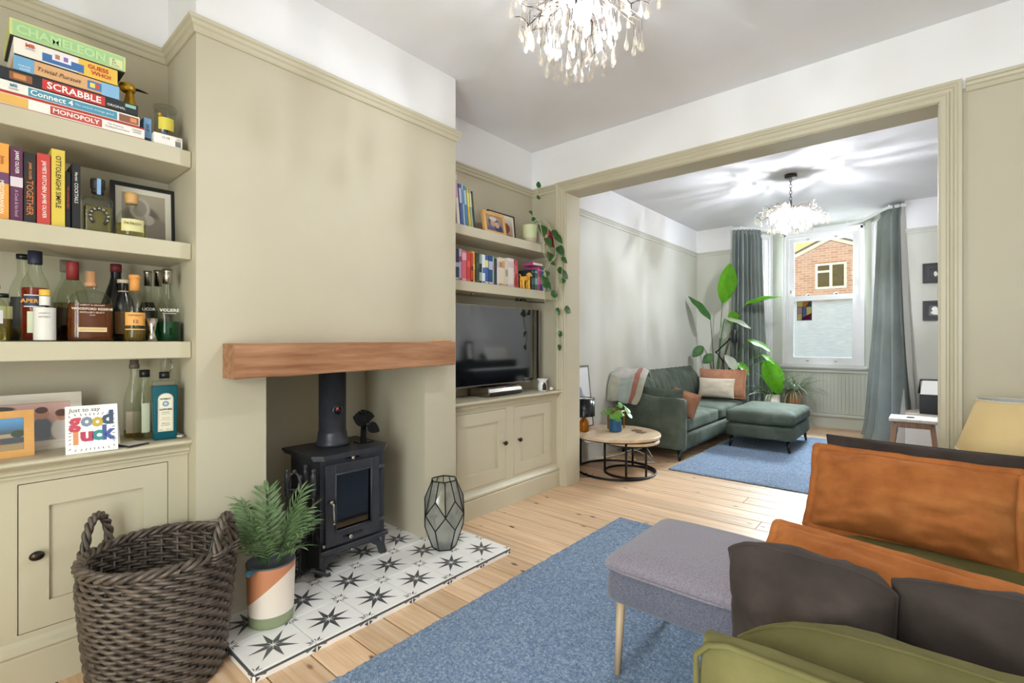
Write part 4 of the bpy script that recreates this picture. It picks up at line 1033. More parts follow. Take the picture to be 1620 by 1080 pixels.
bottle('cognac_bottle', 'clear bottle with red capsule behind the flat bourbon bottle', V((-2.48, .322, ZB)), [(.045, 0), (.047, .005), (.047, .15), (.042, .19), (.026, .225), (.0165, .245), (.016, .26)], .06, 'liquid_dark', [(.0185, .235), (.0185, .30), (.017, .303), (.001, .303)], '8E2A2C', ())
bottle('grey_bottle', 'clear bottle with grey screw cap, furthest back beside the red capsule', V((-2.575, .315, ZB)), [(.04, 0), (.042, .005), (.042, .16), (.032, .20), (.0165, .24), (.016, .275)], .15, 'liquid_gold', [(.0185, .272), (.0185, .318), (.001, .319)], '8A8078', ((.0425, .04, .13, 1.0, '2E2A28'),))
bottle('port_bottle', 'black wide shouldered bottle with dark red capsule behind the bourbon', V((-2.55, .465, ZB)), [(.05, 0), (.052, .005), (.052, .11), (.048, .15), (.034, .20), (.022, .24), (.0175, .265), (.017, .30)], .2, None, [(.019, .285), (.019, .318), (.001, .319)], '6A2028', ((.0525, .03, .11, .9, 'B49A70'),), (('PORT', .054, .135, .012, .04, '6E6A62'),), glass='black_gloss')
bottle('liqueur_bottle', 'dark brown bottle with cream stopper behind the orange label whisky', V((-2.49, .478, ZB)), [(.034, 0), (.036, .004), (.036, .14), (.03, .17), (.017, .20), (.0155, .24)], .14, None, [(.0205, .236), (.0205, .25), (.001, .251)], 'D4C4A8', ((.0365, .03, .12, .9, '7A5A3A'), (.0178, .2, .205, 3.1, 'B49A70')), glass='black_gloss')
gl_ = bottle('whisky_bottle', 'whisky bottle with orange label and cork stopper', V((-2.39, .4945, ZB)), [(.034, 0), (.036, .004), (.0365, .04), (.0355, .09), (.0365, .12), (.032, .15), (.022, .18), (.0155, .20), (.0145, .225)], .055, 'liquid_straw', [(.0165, .20), (.0165, .245), (.015, .246), (.019, .248), (.019, .262), (.001, .263)], 'D8944A', ((.0372, .062, .113, 1.0, 'E0A050'), (.0372, .045, .049, 1.0, 'D8B070')), (('GLEN MORAY', .0386, .102, .007, .05, '7A4A28'), ('12', .0386, .078, .014, .016, '6E5A5A')))
bottle('violet_liqueur_bottle', 'tall liqueur bottle of near black liquid, left of the three silver capped ones', V((-2.52, .566, ZB)), [(.036, 0), (.039, .005), (.040, .10), (.036, .13), (.024, .165), (.014, .19), (.0125, .25)], .165, 'liquid_dark', [(.0135, .235), (.0135, .285), (.015, .287), (.015, .298), (.001, .299)], 'steel', (), (('LICOR', .041, .135, .012, .045, 'D8D4CC'),))
bottle('amber_liqueur_bottle', 'tall silver capped liqueur bottle in the middle of the three', V((-2.56, .612, ZB)), [(.036, 0), (.039, .005), (.040, .10), (.036, .13), (.024, .165), (.014, .19), (.0125, .26)], .10, 'liquid_dark', [(.0145, .24), (.0145, .295), (.016, .297), (.016, .31), (.001, .311)], 'steel', (), (('LICOR', .041, .135, .012, .045, 'D8C89C'),))
bottle('green_liqueur_bottle', 'silver capped bottle of bright green liqueur at the shelf end', V((-2.42, .6115, ZB)), [(.042, 0), (.0455, .005), (.046, .08), (.0445, .115), (.037, .14), (.024, .17), (.0175, .20), (.0165, .25)], .082, 'liquid_green', [(.0175, .24), (.0175, .28), (.0165, .283), (.0185, .285), (.0185, .302), (.001, .303)], 'steel', (), (('VOLIERE', .047, .128, .013, .066, 'E0E4DC'), ('CREME DE MENTHE', .0475, .115, .004, .05, 'C8D0C4')))
solid('jigger', B().lathe([(.0125, 0), (.0165, .001), (.0135, .02), (.010, .032), (.0095, .034), (.013, .055), (.0195, .092), (.019, .092), (.012, .05), (.001, .045)], (-2.36, .545, ZB), 24), 'steel', 'double ended steel jigger between the whisky and green bottles', 'jigger', (-2.36, .545, ZB))
# tequilas and picture on the middle shelf
hb = V((-2.385, .381, Z2))
ho = solid('square_tequila_bottle', B().rbox(hb+V((0, 0, .067)), (.045, .086, .134), .009, 3, smooth=True).lathe([(.02, .132), (.0155, .137), (.0155, .16)], hb, 20), 'bottle_glass', 'rectangular tequila bottle with horseshoe emblem and dark stopper', 'bottle', tuple(hb), GB)
part('liquid', B().rbox(hb+V((0, 0, .055)), (.037, .078, .1), .006, 2), 'liquid_gold', ho)
part('cap', B().lathe([(.019, .152), (.019, .165), (.017, .167), (.022, .17), (.0225, .20), (.021, .205), (.001, .206)], hb, 20), '2A2420', ho, 'dark wooden stopper')
part('seal_strip', B().rbox(hb+V((.0215, 0, .175)), (.003, .012, .06), .0008, 1), '7FA4CE', ho, 'pale blue seal strip')
xx = hb.x+.0232; pts = [(xx, hb.y+(.026*math.cos(a) if True else 0), Z2+.062+.030*math.sin(a)) for a in [R(-55)+R(290)*i/24 for i in range(25)]]
b = B().tube(pts, .0055, 6)
part('emblem', b, '2E2A26', ho, 'dark horseshoe emblem')
for i, ch in enumerate('HERRADURA'):
    a = R(205-28.5*i); part('lettering', B().text(ch, (xx+.0056, hb.y+.026*math.cos(a), Z2+.062+.030*math.sin(a)), up=(0, math.cos(a), math.sin(a)), h=.0075), 'E4E0D4', ho)
pt = bottle('round_tequila_bottle', 'squat round shouldered tequila bottle with ball cork stopper', V((-2.372, .481, Z2)), [(.045, 0), (.049, .006), (.0495, .045), (.046, .075), (.034, .10), (.02, .113), (.0185, .14)], .05, 'liquid_gold', [(.0195, .132), (.021, .14), (.0195, .146), (.021, .150), (.0225, .163), (.019, .175), (.001, .177)], 'C4985E', ())
part('label_sticker', arc(B(), (-2.372, .481, Z2), .0505, .018, .065, dphi=.75), 'CFC890', pt); part('lettering', B().text('PATRON', (-2.3205, .474, Z2+.047), n=(1, -.12, 0), h=.010, w=.052, bold=.02), '6E6644', pt)
def frame(name, label, c0, ux, uz, w, h, bw, dep, mats, photo, mount=0, cat='picture frame', group=None, hasglass=False):
    """picture frame: lower-left corner c0, right vector ux, up vector uz (unit); photo material"""
    c0, ux, uz = V(c0), V(ux).normalized(), V(uz).normalized(); nn = uz.cross(ux)*-1; nn = ux.cross(uz)
    def bar(b, a0, a1, z0, z1, d0, d1, mi=0): b.prism([c0+ux*a0+uz*z0+nn*d0, c0+ux*a1+uz*z0+nn*d0, c0+ux*a1+uz*z1+nn*d0, c0+ux*a0+uz*z1+nn*d0], nn*(d1-d0), mi)
    b = B(); bar(b, 0, w, 0, bw, -dep, 0); bar(b, 0, w, h-bw, h, -dep, 0); bar(b, 0, bw, bw, h-bw, -dep, 0); bar(b, w-bw, w, bw, h-bw, -dep, 0)
    o = solid(name, b, mats, label, cat, tuple(c0+ux*w/2), group)
    b = B(); bar(b, bw*.8, w-bw*.8, bw*.8, h-bw*.8, -dep+.001, -.007); part('backing', b, 'mount' if mount else 'ink', o)
    b = B(); g = bw+mount; bar(b, g, w-g, g, h-g, -.007, -.006); part('photograph', b, photo, o)
    return o
photomat('photo_baby', ('8E867C', 'A89E90', 'B4A894'), ((.45, .45, .42, .30, '6E665E'), (.62, .22, .5, .28, '8E8278'), (.40, .66, .24, .26, 'C8BCB0'), (.40, .66, .17, .2, '9E948A'), (.58, .42, .16, .12, 'BCB0A4')))
frame('photo_frame', 'black picture frame with grey toned photo at the right end of the middle shelf', (-2.545, .448, Z2), (.04, 1, 0), (-.06, 0, 1), .226, .262, .016, .018, 'black_frame', 'photo_baby', .022)

# ------------------------------------------------------------------ worktop of the left cupboard
ZW = .7975
photomat('photo_family', ('8A8478', 'C49A90', 'CFA8A0'), ((.55, .30, .10, .28, '262832'), (.55, .66, .06, .11, 'B8806A'), (.74, .30, .10, .32, '6E7686'), (.74, .70, .07, .14, 'C08E78'), (.74, .80, .06, .09, '5A3E36'), (.92, .25, .10, .30, 'C8C0BA'), (.92, .62, .05, .13, 'B88470'), (.92, .70, .06, .10, '5E3E34'), (.36, .88, .16, .08, '4A4440'), (.25, .4, .14, .35, '9A8E8A')))
frame('photo_frame', 'large whitewashed wood picture frame leaning at the back of the cupboard top', (-2.50, -.02, ZW), (-.0, 1, 0), (-.18, 0, 1), .375, .21, .034, .018, 'washed_wood', 'photo_family', 0)
photomat('photo_beach', ('A08A66', '4A5A66', '5E9AD0'), ((.75, .42, .35, .10, 'A89478'), (.8, .30, .4, .10, '4A5058'), (.55, .22, .13, .40, 'C8443A'), (.55, .55, .10, .14, 'B87A5A'), (.92, .5, .1, .12, '3E4A3A')))
frame('photo_frame', 'pale oak picture frame with beach photo on the cupboard top, left of the greeting card', (-2.405, -.02, ZW), (-.02, 1, 0), (-.13, 0, 1), .232, .162, .026, .02, 'oak_light', 'photo_beach', 0)
cd = thing('greeting_card', 'white square greeting card with colourful hand drawn letters', 'card', (-2.32, .355, ZW))
c0 = V((-2.324, .283, ZW)); ux = V((.015, .145, 0)).normalized(); uz = V((-.10, 0, 1)).normalized(); nn = ux.cross(uz)
def CP(u, v, k=.0): return c0+ux*(u*.1455)+uz*(v*.170)+nn*k
b = B().prism([CP(0, 0), CP(1, 0), CP(1, 1), CP(0, 1)], nn*-.0008); part('front_leaf', b, 'white_card', cd)
b = B(); q = c0+V((-.07, .02, 0)); b.prism([q, q+ux*.1455, CP(1, 1, -.001), CP(0, 1, -.001)], nn*-.0008); part('back_leaf', b, 'white_card', cd)
for ch, u, v, h, w_, cc in (('g', .175, .60, .052, .034, 'C2465A'), ('o', .40, .655, .036, .034, '7E8AA0'), ('o', .605, .635, .036, .034, 'C4A83C'), ('d', .80, .72, .052, .034, '44546C'), ('l', .19, .33, .05, .014, 'DE9064'), ('u', .40, .34, .036, .036, 'B83E5C'), ('c', .60, .35, .038, .034, '3A8A8E'), ('k', .83, .40, .056, .040, '4A5A9E')):
    part('lettering', B().text(ch, CP(u, v, .0006), n=nn, up=uz, h=h, w=w_, bold=.05, stretch=True), cc, cd)
part('lettering', B().text('Just to say', CP(.36, .90, .0006), n=nn, up=uz, w=.088, shear=.1, bold=.012), '7E7A74', cd)
b = B(); rnd = random.Random(2)
for k in range(34):
    a = 2*PI*k/34; ca, sa = math.cos(a), math.sin(a); s_ = 1/max(abs(ca), abs(sa)); u, v = .5+.45*ca*s_*.98, .44+.40*sa*s_*.98
    if v > .85: continue
    d_ = V((ca, sa, 0)).normalized(); u2, v2 = u-.05*d_.x, v-.05*d_.y; px_, py_ = -d_.y*.007, d_.x*.007
    b.add([CP(u-px_, v-py_, .0006), CP(u+px_, v+py_, .0006), CP(u2+px_, v2+py_, .0006), CP(u2-px_, v2-py_, .0006)], [(0, 1, 2, 3)])
part('dashes', b, '4A4A52', cd, kind='stuff')
co_ = solid('coaster', B().rbox((-2.355, .478, ZW+.004), (.09, .075, .007), .002, 1, 0, rot=.35).rbox((-2.355, .478, ZW+.0078), (.082, .068, .0008), .0003, 1, 1, rot=.35), ['ink', 'CFC6BA'], 'small square coaster lying right of the greeting card', 'coaster', (-2.355, .478, ZW))
# gin bottle, empties, cable
gc = V((-2.41, .598, ZW)); rot = Matrix.Rotation(-.12, 4, 'Z')
gb = thing('gin_bottle', 'square blue gin bottle with cream arched label on the cupboard top', 'bottle', tuple(gc), None)
def taper(b, w0, w1, z0, z1, r, mi=0):
    bm = bmesh.new(); bmesh.ops.create_cube(bm, size=1)
    for v in bm.verts: k = w0 if v.co.z < 0 else w1; v.co = Vector((v.co.x*k*.8, v.co.y*k, z0 if v.co.z < 0 else z1))
    bmesh.ops.bevel(bm, geom=bm.edges[:], offset=r, segments=3, profile=.5, affect='EDGES'); return b.bm(bm, Matrix.Translation(gc) @ rot, mi, True)
part('body', taper(B(), .079, .088, 0, .222, .007), 'liquid_blue', gb)
part('shoulder', taper(B(), .087, .082, .214, .242, .006), 'clear_glass', gb)
part('neck', B().lathe([(.02, .24), (.0165, .246), (.0165, .262)], gc, 18), 'bottle_glass', gb)
part('cap', B().lathe([(.0185, .25), (.0185, .277), (.001, .278)], gc, 18), 'plastic_black', gb, 'black cap')
part('pourer', B().lathe([(.012, .277), (.014, .28), (.016, .328), (.015, .33), (.001, .33)], gc, 14), 'clear_glass', gb, 'clear pourer')
b = B().tube([gc+V((.0, .018, .275)), gc+V((0, .03, .30)), gc+V((0, .02, .328))], .0015, 5); part('wire', b, 'steel', gb)
nn = (rot @ V((1, 0, 0))).normalized(); ry = (rot @ V((0, 1, 0))).normalized(); f0 = gc+nn*.0345
def GP(u, z, k=0): return f0+ry*u+nn*(k+(z-.11)*.02)+V((0, 0, z))
out = [(-.026, .035), (.026, .035), (.026, .168)]+[(.026*math.cos(a), .168+.024*math.sin(a)) for a in [PI*i/10 for i in range(1, 10)]]+[(-.026, .168)]
lab = B().add([GP(u, z, .0008) for u, z in out], [tuple(range(len(out)))], 0)
ins = [(u*.9, .038+(z-.035)*.975) for u, z in out]
lab.tube([GP(u, z, .0012) for u, z in ins], .0005, 4, 1, closed=True)
lab.text('BOMBAY', GP(0, .168, .0012), n=nn, h=.008, w=.036, mi=1, bold=.03).text('SAPPHIRE', GP(0, .125, .0012), n=nn, h=.008, w=.042, mi=1, bold=.03)
for z, w_, s_ in ((.113, .026, 'DISTILLED'), (.106, .03, 'LONDON DRY GIN'), (.09, .026, 'Vapour infused'), (.083, .034, 'hand selected botanicals'), (.068, .026, 'Imported'), (.06, .03, 'from England'), (.043, .04, '70cl         40% vol')): lab.text(s_, GP(0, z, .0012), n=nn, w=w_, mi=1)
lab.add([GP(.011*math.cos(2*PI*i/16), .148+.011*math.sin(2*PI*i/16), .0012) for i in range(16)], [tuple(range(16))], 2).add([GP(.006*math.cos(2*PI*i/12), .148+.006*math.sin(2*PI*i/12), .0016) for i in range(12)], [tuple(range(12))], 3)
part('label_sticker', lab, ['E2DCC8', '2A2A30', '5E86A8', 'B8D0DC'], gb)
bottle('empty_bottle', 'clear empty bottle with black cap left of the blue gin bottle', V((-2.475, .545, ZW)), [(.036, 0), (.039, .005), (.039, .13), (.034, .17), (.02, .21), (.0155, .235), (.0155, .262)], 0, None, [(.0185, .255), (.0185, .285), (.001, .286)], 'plastic_black', ((.0395, .03, .15, .35, 'C8CEB4'),))
bottle('tall_bottle', 'taller clear bottle with patterned label behind the empty bottle', V((-2.56, .528, ZW)), [(.034, 0), (.037, .005), (.037, .14), (.032, .18), (.018, .23), (.015, .26), (.015, .29)], .03, 'liquid_straw', [(.018, .288), (.018, .305), (.015, .308), (.015, .325), (.001, .326)], '6E6258', ((.0376, .02, .11, .9, 'D4CABC'),))
b = B().tube([(-2.50, .655, .89), (-2.49, .648, .85), (-2.46, .645, .82), (-2.42, .65, .806), (-2.375, .655, .805), (-2.36, .645, .806), (-2.385, .633, .806), (-2.43, .632, .806), (-2.47, .64, .81)], .005, 7)
solid('white_cable', b, 'rope_white', 'loop of white cable beside the gin bottle', 'cable', (-2.42, .645, ZW))

# ------------------------------------------------------------------ right alcove: television shelf
tv = thing('television', 'flat black television with thin silver edge standing in the alcove', 'television', (-2.50, 2.74, ZW))
part('screen', B().box(-2.497, -2.4705, 2.272, 3.228, .884, 1.458), 'screen', tv)
b = B().rbox((-2.488, 2.75, .879), (.04, .964, .012), .003, 1).rbox((-2.488, 2.75, 1.461), (.036, .964, .005), .001, 1).rbox((-2.488, 2.268, 1.17), (.036, .005, .58), .001, 1).rbox((-2.488, 3.232, 1.17), (.036, .005, .58), .001, 1)
part('bezel', b, 'steel', tv, 'thin silver bezel')
part('back_cover', B().rbox((-2.53, 2.75, 1.1), (.07, .80, .40), .02, 2), 'plastic_black', tv)
part('stand', B().rbox((-2.54, 2.75, .803), (.16, .4, .01), .003, 1).box(-2.56, -2.53, 2.68, 2.82, .806, .95), 'plastic_black', tv)
sb = thing('set_top_box', 'silver and black set top box below the television', 'box', (-2.45, 2.72, ZW))
prof = [(-2.575, .80), (-2.43, .80), (-2.40, .806), (-2.392, .826), (-2.40, .852), (-2.425, .862), (-2.575, .862)]
part('body', B().prism([(x, 2.545, z) for x, z in prof], (0, .365, 0)), 'plastic_black', sb)
b = B()
for y in (2.538, 2.909): part('end_cap', B().prism([(x*1.0+.001, y, z) for x, z in prof], (0, .008, 0)), 'steel', sb)
part('front_trim', B().prism([(-2.402, 2.546, .853), (-2.391, 2.546, .83), (-2.3895, 2.546, .832), (-2.400, 2.546, .856), (-2.428, 2.546, .8645), (-2.428, 2.546, .863)], (0, .363, 0)), 'steel', sb, 'brushed silver front strip')
part('indicator', B().box(-2.403, -2.4, 2.716, 2.722, .857, .86), 'led_red', sb)
ob = V((-2.40, 3.185, ZW)); o_ = thing('oil_burner', 'small white ceramic oil burner with arched opening', 'oil burner', tuple(ob))
b = B()
nn_ = 28; zz = [(.030, 0), (.036, .008), (.039, .03), (.036, .055), (.030, .072), (.030, .08), (.038, .088), (.044, .098), (.042, .100), (.03, .09), (.001, .088)]
vs = []; fs = []
for i, (r_, z) in enumerate(zz):
    for k in range(nn_): a = 2*PI*k/nn_; vs.append((ob.x+r_*math.cos(a), ob.y+r_*math.sin(a), ob.z+z))
for i in range(len(zz)-1):
    for k in range(nn_):
        a = (k+.5)/nn_*2*PI; da = abs((a+.35+PI) % (2*PI)-PI)
        if 1 <= i <= 3 and da < (.62 if i < 3 else .4): continue
        fs.append((i*nn_+k, i*nn_+(k+1) % nn_, (i+1)*nn_+(k+1) % nn_, (i+1)*nn_+k))
b.add(vs, fs, 0, True); part('body', b, 'white_gloss', o_)
part('inside', B().lathe([(.028, .002), (.03, .03), (.024, .06), (.001, .065)], ob, 20), 'soot', o_, 'dark hollow inside')
b = B(); b.sphere(ob+V((.045, -.035, .006)), .008, sc=(1, 1, .7)); solid('shell', b, 'cream_glaze', 'tiny pale shell left of the oil burner', 'shell', tuple(ob+V((.045, -.035, 0))))
b = B().lathe([(.001, 0), (.012, .006), (.016, .016), (.010, .03), (.004, .045), (.0005, .055)], ob+V((.035, .052, .016)), 12, axis=(.2, 1, -.05)); solid('shell', b, 'cream_glaze', 'larger beige spiral shell right of the oil burner', 'shell', tuple(ob+V((.035, .06, 0))))
# strip light rail under the lower shelf
b = B().tube([(-2.47, 2.95, 1.525), (-2.46, 3.1, 1.52), (-2.47, 3.3, 1.528)], .005, 6).sphere((-2.46, 2.93, 1.527), .014).rbox((-2.47, 3.02, 1.53), (.03, .05, .02), .004, 1)
solid('shelf_light', b, 'black_gloss', 'small black clip light under the book shelf', 'light', (-2.46, 3.1, 1.52))
b = B().sphere((-2.44, 2.42, 1.535), .012, sc=(1, 1, .6)); solid('shelf_light', b, 'steel', 'small round silver stud light under the book shelf above the television', 'light', (-2.44, 2.42, 1.535))
Z1 = 1.9852; G2 = 'books leaning on the upper right shelf'
for lab_, y0, th_, h, cc, col2, lean in (('dark patterned book, leftmost of the leaning books beside the chimney breast', 2.215, .018, .22, '4A3A30', 'C8B89A', .10), ('tall cream and pink book, second of the leaning books', 2.262, .026, .335, 'E0D0C4', 'C89AA8', .10), ('blue and white book, third of the leaning books', 2.296, .024, .285, '3E5A94', 'B8C4D8', .10),
                               ('pale blue slim book, fourth of the leaning books', 2.325, .013, .28, 'A8B8D0', '6A86B4', .10), ('teal book with small white print, fifth of the leaning books', 2.342, .026, .28, '3E7A98', '9AC0CC', .11), ('yellow topped mustard book, sixth of the leaning books', 2.374, .018, .268, 'D8A83C', 'E8D86A', .11),
                               ('pale green slim book, second from right of the leaning books', 2.398, .016, .27, '8AA890', 'D8DCB8', .11), ('black slim book at the right end of the leaning books', 2.420, .016, .262, '2A2A26', '4A4638', .12)):
    bo = book(lab_, y0, y0+th_, Z1, h, -2.42, .17, cc, G2, lean=lean)
    P_ = Vector((0, y0, Z1)); Rm = Matrix.Rotation(lean, 3, 'X'); b = B().box(-2.42, -2.4194, y0+.001, y0+th_-.001, Z1+h*.55, Z1+h*.9)
    b.v = [tuple(P_+Rm @ (Vector(v)-P_)) for v in b.v]; part('spine_band', b, col2, bo)
photomat('photo_oak', ('4A5470', '8A7A78', '9A8A78'), ((.45, .6, .30, .30, '3A3A44'), (.42, .52, .16, .22, 'B89080'), (.45, .80, .22, .14, 'C4BEB8'), (.72, .25, .22, .26, '2E3A58'), (.66, .45, .14, .2, 'C09A8A')))
frame('photo_frame', 'light oak frame with dim family photo on the upper right shelf', (-2.43, 2.545, Z1+.004), (.0, 1, 0), (-.18, -.0, 1), .235, .172, .026, .022, 'oak_light', 'photo_oak', 0)
photomat('photo_brown', ('B89A8C', 'C8A494', 'E4DCD4'), ((.5, .42, .3, .3, '8A5E4A'), (.32, .55, .2, .24, '6A4434'), (.70, .50, .18, .26, '7A4E3A'), (.5, .12, .5, .14, 'B4705A'), (.4, .3, .16, .14, 'C89A86')))
frame('photo_frame', 'slim dark frame with white mount and brown photo, behind the oak one', (-2.53, 2.70, Z1+.002), (.0, 1, 0), (-.10, 0, 1), .31, .222, .008, .016, 'black_frame', 'photo_brown', .022)
G3 = 'books on the lower right shelf'; ZL = 1.6102
rowb = [(2.222, .050, .215, '2E3448', 'thick navy book with pale scrollwork, first on the long row', 'A8B0C0'), (2.274, .030, .222, 'B8A8C0', 'lilac and white book, second on the long row', '8E3E6E'), (2.306, .042, .212, 'D2606E', 'pink book with silver lettering, third on the long row', 'D8A8B0'),
        (2.350, .034, .205, 'C43A34', 'plain red book, fourth on the long row', 'D85A48'), (2.386, .020, .204, 'B83A30', 'red paperback with black top, fifth on the long row', '2A2422'), (2.408, .025, .222, 'D8A044', 'orange yellow book, sixth on the long row', 'E2C050'),
        (2.436, .032, .212, '2A3A2C', 'dark green book, seventh on the long row', '3E4E3E'), (2.470, .030, .208, '8EA098', 'grey green book with black foot, eighth on the long row', '20262A'), (2.502, .028, .21, 'D8DCDC', 'white and blue book, ninth on the long row', '3A6AA0'), (2.532, .034, .212, '2E5AA0', 'bright blue book with yellow panel, tenth on the long row', 'D8D08A'),
        (2.568, .040, .212, '2A3A70', 'dark blue book with ornate spine, eleventh on the long row', 'A8B8D8'), (2.610, .022, .212, '7AB08A', 'green book with coral top, twelfth on the long row', 'D86A60'), (2.634, .022, .20, '1E2438', 'narrow black navy book, thirteenth on the long row', '2A3250'),
        (2.658, .024, .20, 'D8D0C8', 'white slim book, fourteenth on the long row', 'C4B8AC'), (2.684, .032, .215, 'DCCDB4', 'cream book with rust dots, fifteenth on the long row', 'B87A5A'), (2.718, .030, .212, 'D8CDBA', 'cream set volume, sixteenth on the long row', 'B8A084'), (2.750, .026, .206, 'D8C8B0', 'cream book with grey marks, seventeenth on the long row', '9A8E80'),
        (2.778, .066, .222, 'DDD4D0', 'fat off white book near the middle of the row', 'C8B8B8'), (2.846, .016, .19, '6E8A80', 'thin grey green book left of the fat red one', 'B8A8A0'), (2.864, .034, .215, 'C03040', 'glossy red book beside the yellow dog ornament', 'D84A54')]
rnd = random.Random(8)
for y0, th_, h, cc, lab_, c2 in rowb:
    q = rnd.uniform(.35, .7); book(lab_+' of books', y0, y0+th_, ZL, h, -2.42+rnd.uniform(-.006, .006), .15, cc, G3, bands=((q, q+rnd.uniform(.12, .3), c2), (.04, .10, c2)))
rowc = [(3.08, .045, .17, '2A3038', 'black book behind the trailing leaves, right of the dog', '4A6A70'), (3.127, .03, .175, '3E7A78', 'teal book behind the trailing leaves', '9AC0B8'), (3.162, .028, .20, 'B85A88', 'magenta pink book near the right end of the lower shelf', 'D88AB0'), (3.194, .022, .20, '8A3A5A', 'plum book near the right end of the lower shelf', 'B86A8A'), (3.222, .022, .198, '2E6AA8', 'cobalt blue paperback near the right end of the lower shelf', 'A8C8E0'), (3.248, .026, .196, 'C8C4B0', 'pale patterned book at the right end of the lower shelf', '6A6A5A')]
for y0, th_, h, cc, lab_, c2 in rowc: book(lab_, y0, y0+th_, ZL, h, -2.43, .14, cc, G3, bands=((.3, .6, c2), (.85, .92, c2)))
b = B().rbox((-2.47, 3.145, ZL+.216), (.11, .13, .026), .002, 1); fb = solid('book', b, 'B04A80', 'pink book lying flat on top of the upright books by the trailing plant', 'book', (-2.47, 3.145, ZL+.203), G3); part('pages', B().box(-2.5, -2.4145, 3.082, 3.208, ZL+.207, ZL+.225), 'paper', fb)
for y0, th_, h, cc, lab_, c2 in ((3.205, .02, .15, 'D8C8B8', 'cream book right of the plant pot on the upper shelf', 'B8342E'), (3.228, .024, .16, 'C4433A', 'red and white book right of the plant pot on the upper shelf', 'E2D8D0'), (3.256, .02, .15, 'D8A89A', 'pale pink book right of the plant pot on the upper shelf', 'C05A50'), (3.282, .05, .148, 'C02848', 'crimson book at the right end of the upper shelf', 'A82040')):
    book(lab_, y0, y0+th_, Z1, h, -2.40, .14, cc, 'books at the right end of the upper shelf', bands=((.3, .62, c2),))
# yellow dog and patterned figure
dg_ = V((-2.395, 2.955, ZL)); b = B()
b.tube([dg_+V((0, -.035, .075)), dg_+V((0, .0, .08)), dg_+V((0, .03, .082))], [.018, .02, .02], 10).sphere(dg_+V((0, -.036, .075)), .02).sphere(dg_+V((0, .032, .083)), .021)
for y in (-.036, .032):
    for s in (-1, 1): b.tube([dg_+V((.010*s, y, .07)), dg_+V((.012*s, y, .03)), dg_+V((.012*s, y+.004, 0))], [.012, .009, .011], 8)
b.tube([dg_+V((0, .036, .09)), dg_+V((0, .046, .112))], [.014, .012], 8).sphere(dg_+V((0, .052, .118)), .017, sc=(.9, 1.2, .9)).tube([dg_+V((0, .062, .116)), dg_+V((0, .082, .110))], [.011, .008], 8)
for s in (-1, 1): b.leaf(dg_+V((.012*s, .048, .128)), (.3*s, -.3, -.9), (s, 0, 0), .026, .016, .2, n=5)
b.tube([dg_+V((0, -.052, .085)), dg_+V((0, -.066, .11))], [.006, .003], 6)
solid('dog_ornament', b, 'E0A83C', 'yellow ceramic dog figure on the lower shelf', 'ornament', tuple(dg_))
b = B().lathe([(.016, 0), (.017, .01), (.014, .05), (.016, .09), (.011, .12), (.012, .135), (.001, .15)], (-2.45, 2.918, ZL), 12); solid('patterned_figure', b, 'C09078', 'slim patterned tan figure between red book and dog', 'ornament', (-2.45, 2.918, ZL))

# trailing pothos
po = V((-2.45, 3.085, Z1)); pl = thing('trailing_plant', 'trailing pothos in a two tone green and beige pot spilling over the shelf end', 'plant', tuple(po))
b = B().lathe([(.05, 0), (.054, .004), (.057, .045)], po, 28, 1, cap=False).lathe([(.057, .045), (.059, .145), (.059, .15), (.053, .15), (.052, .12), (.001, .12)], po, 28, 0, cap=False)
part('pot', b, ['C9CFA4', 'BEB09A'], pl)
def vine(pts, r=.0036): 
    P = [V(p) for p in pts]; out = []
    for i in range(len(P)-1):
        p0 = P[max(i-1, 0)]; p3 = P[min(i+2, len(P)-1)]
        for k in range(6):
            q = k/6; out.append(.5*((2*P[i])+(P[i+1]-p0)*q+(2*p0-5*P[i]+4*P[i+1]-p3)*q*q+(3*P[i]-p0-3*P[i+1]+p3)*q**3))
    out.append(P[-1]); part('vine', B().tube(out, r, 5), 'vine', pl); return out
def heart(p, d, L, k=0): part('leaf', B().leaf(p, d, (1, -.2, .35), L, L*.82, .5, n=7, shape=.62, fold=.12), ['leaf_pothos', 'leaf_deep'][k % 2], pl)
top = po+V((0, 0, .14))
v1 = vine([top, top+V((0, .02, .08)), top+V((.02, .04, .16)), top+V((.02, .06, .26)), top+V((.02, .075, .33))])
v2 = vine([top, top+V((.06, .02, .05)), top+V((.10, .05, -.05)), top+V((.12, .08, -.18)), top+V((.14, .10, -.25)), top+V((.13, .04, -.33)), top+V((.14, -.01, -.45)), top+V((.14, .02, -.62))])
v3 = vine([top, top+V((.05, .05, .07)), top+V((.10, .12, .02)), top+V((.13, .16, -.12)), top+V((.14, .15, -.24)), top+V((.15, .05, -.32)), top+V((.15, .0, -.47)), top+V((.15, .12, -.60)), top+V((.15, .16, -.78)), top+V((.15, .20, -.86)), top+V((.15, .18, -.95))])
v4 = vine([top, top+V((.05, .08, .06)), top+V((.12, .16, -.06)), top+V((.15, .20, -.20)), top+V((.17, .21, -.32)), top+V((.18, .18, -.42)), top+V((.18, .20, -.52))])
v5 = vine([top, top+V((.08, .0, .04)), top+V((.12, .01, -.10)), top+V((.13, .02, -.24)), top+V((.13, .12, -.30)), top+V((.15, .19, -.36)), top+V((.18, .16, -.46)), top+V((.19, .10, -.40))])
v6 = vine([top+V((.14, .16, -.66)), top+V((.16, .21, -.70)), top+V((.17, .24, -.66))], .002)
rnd = random.Random(4)
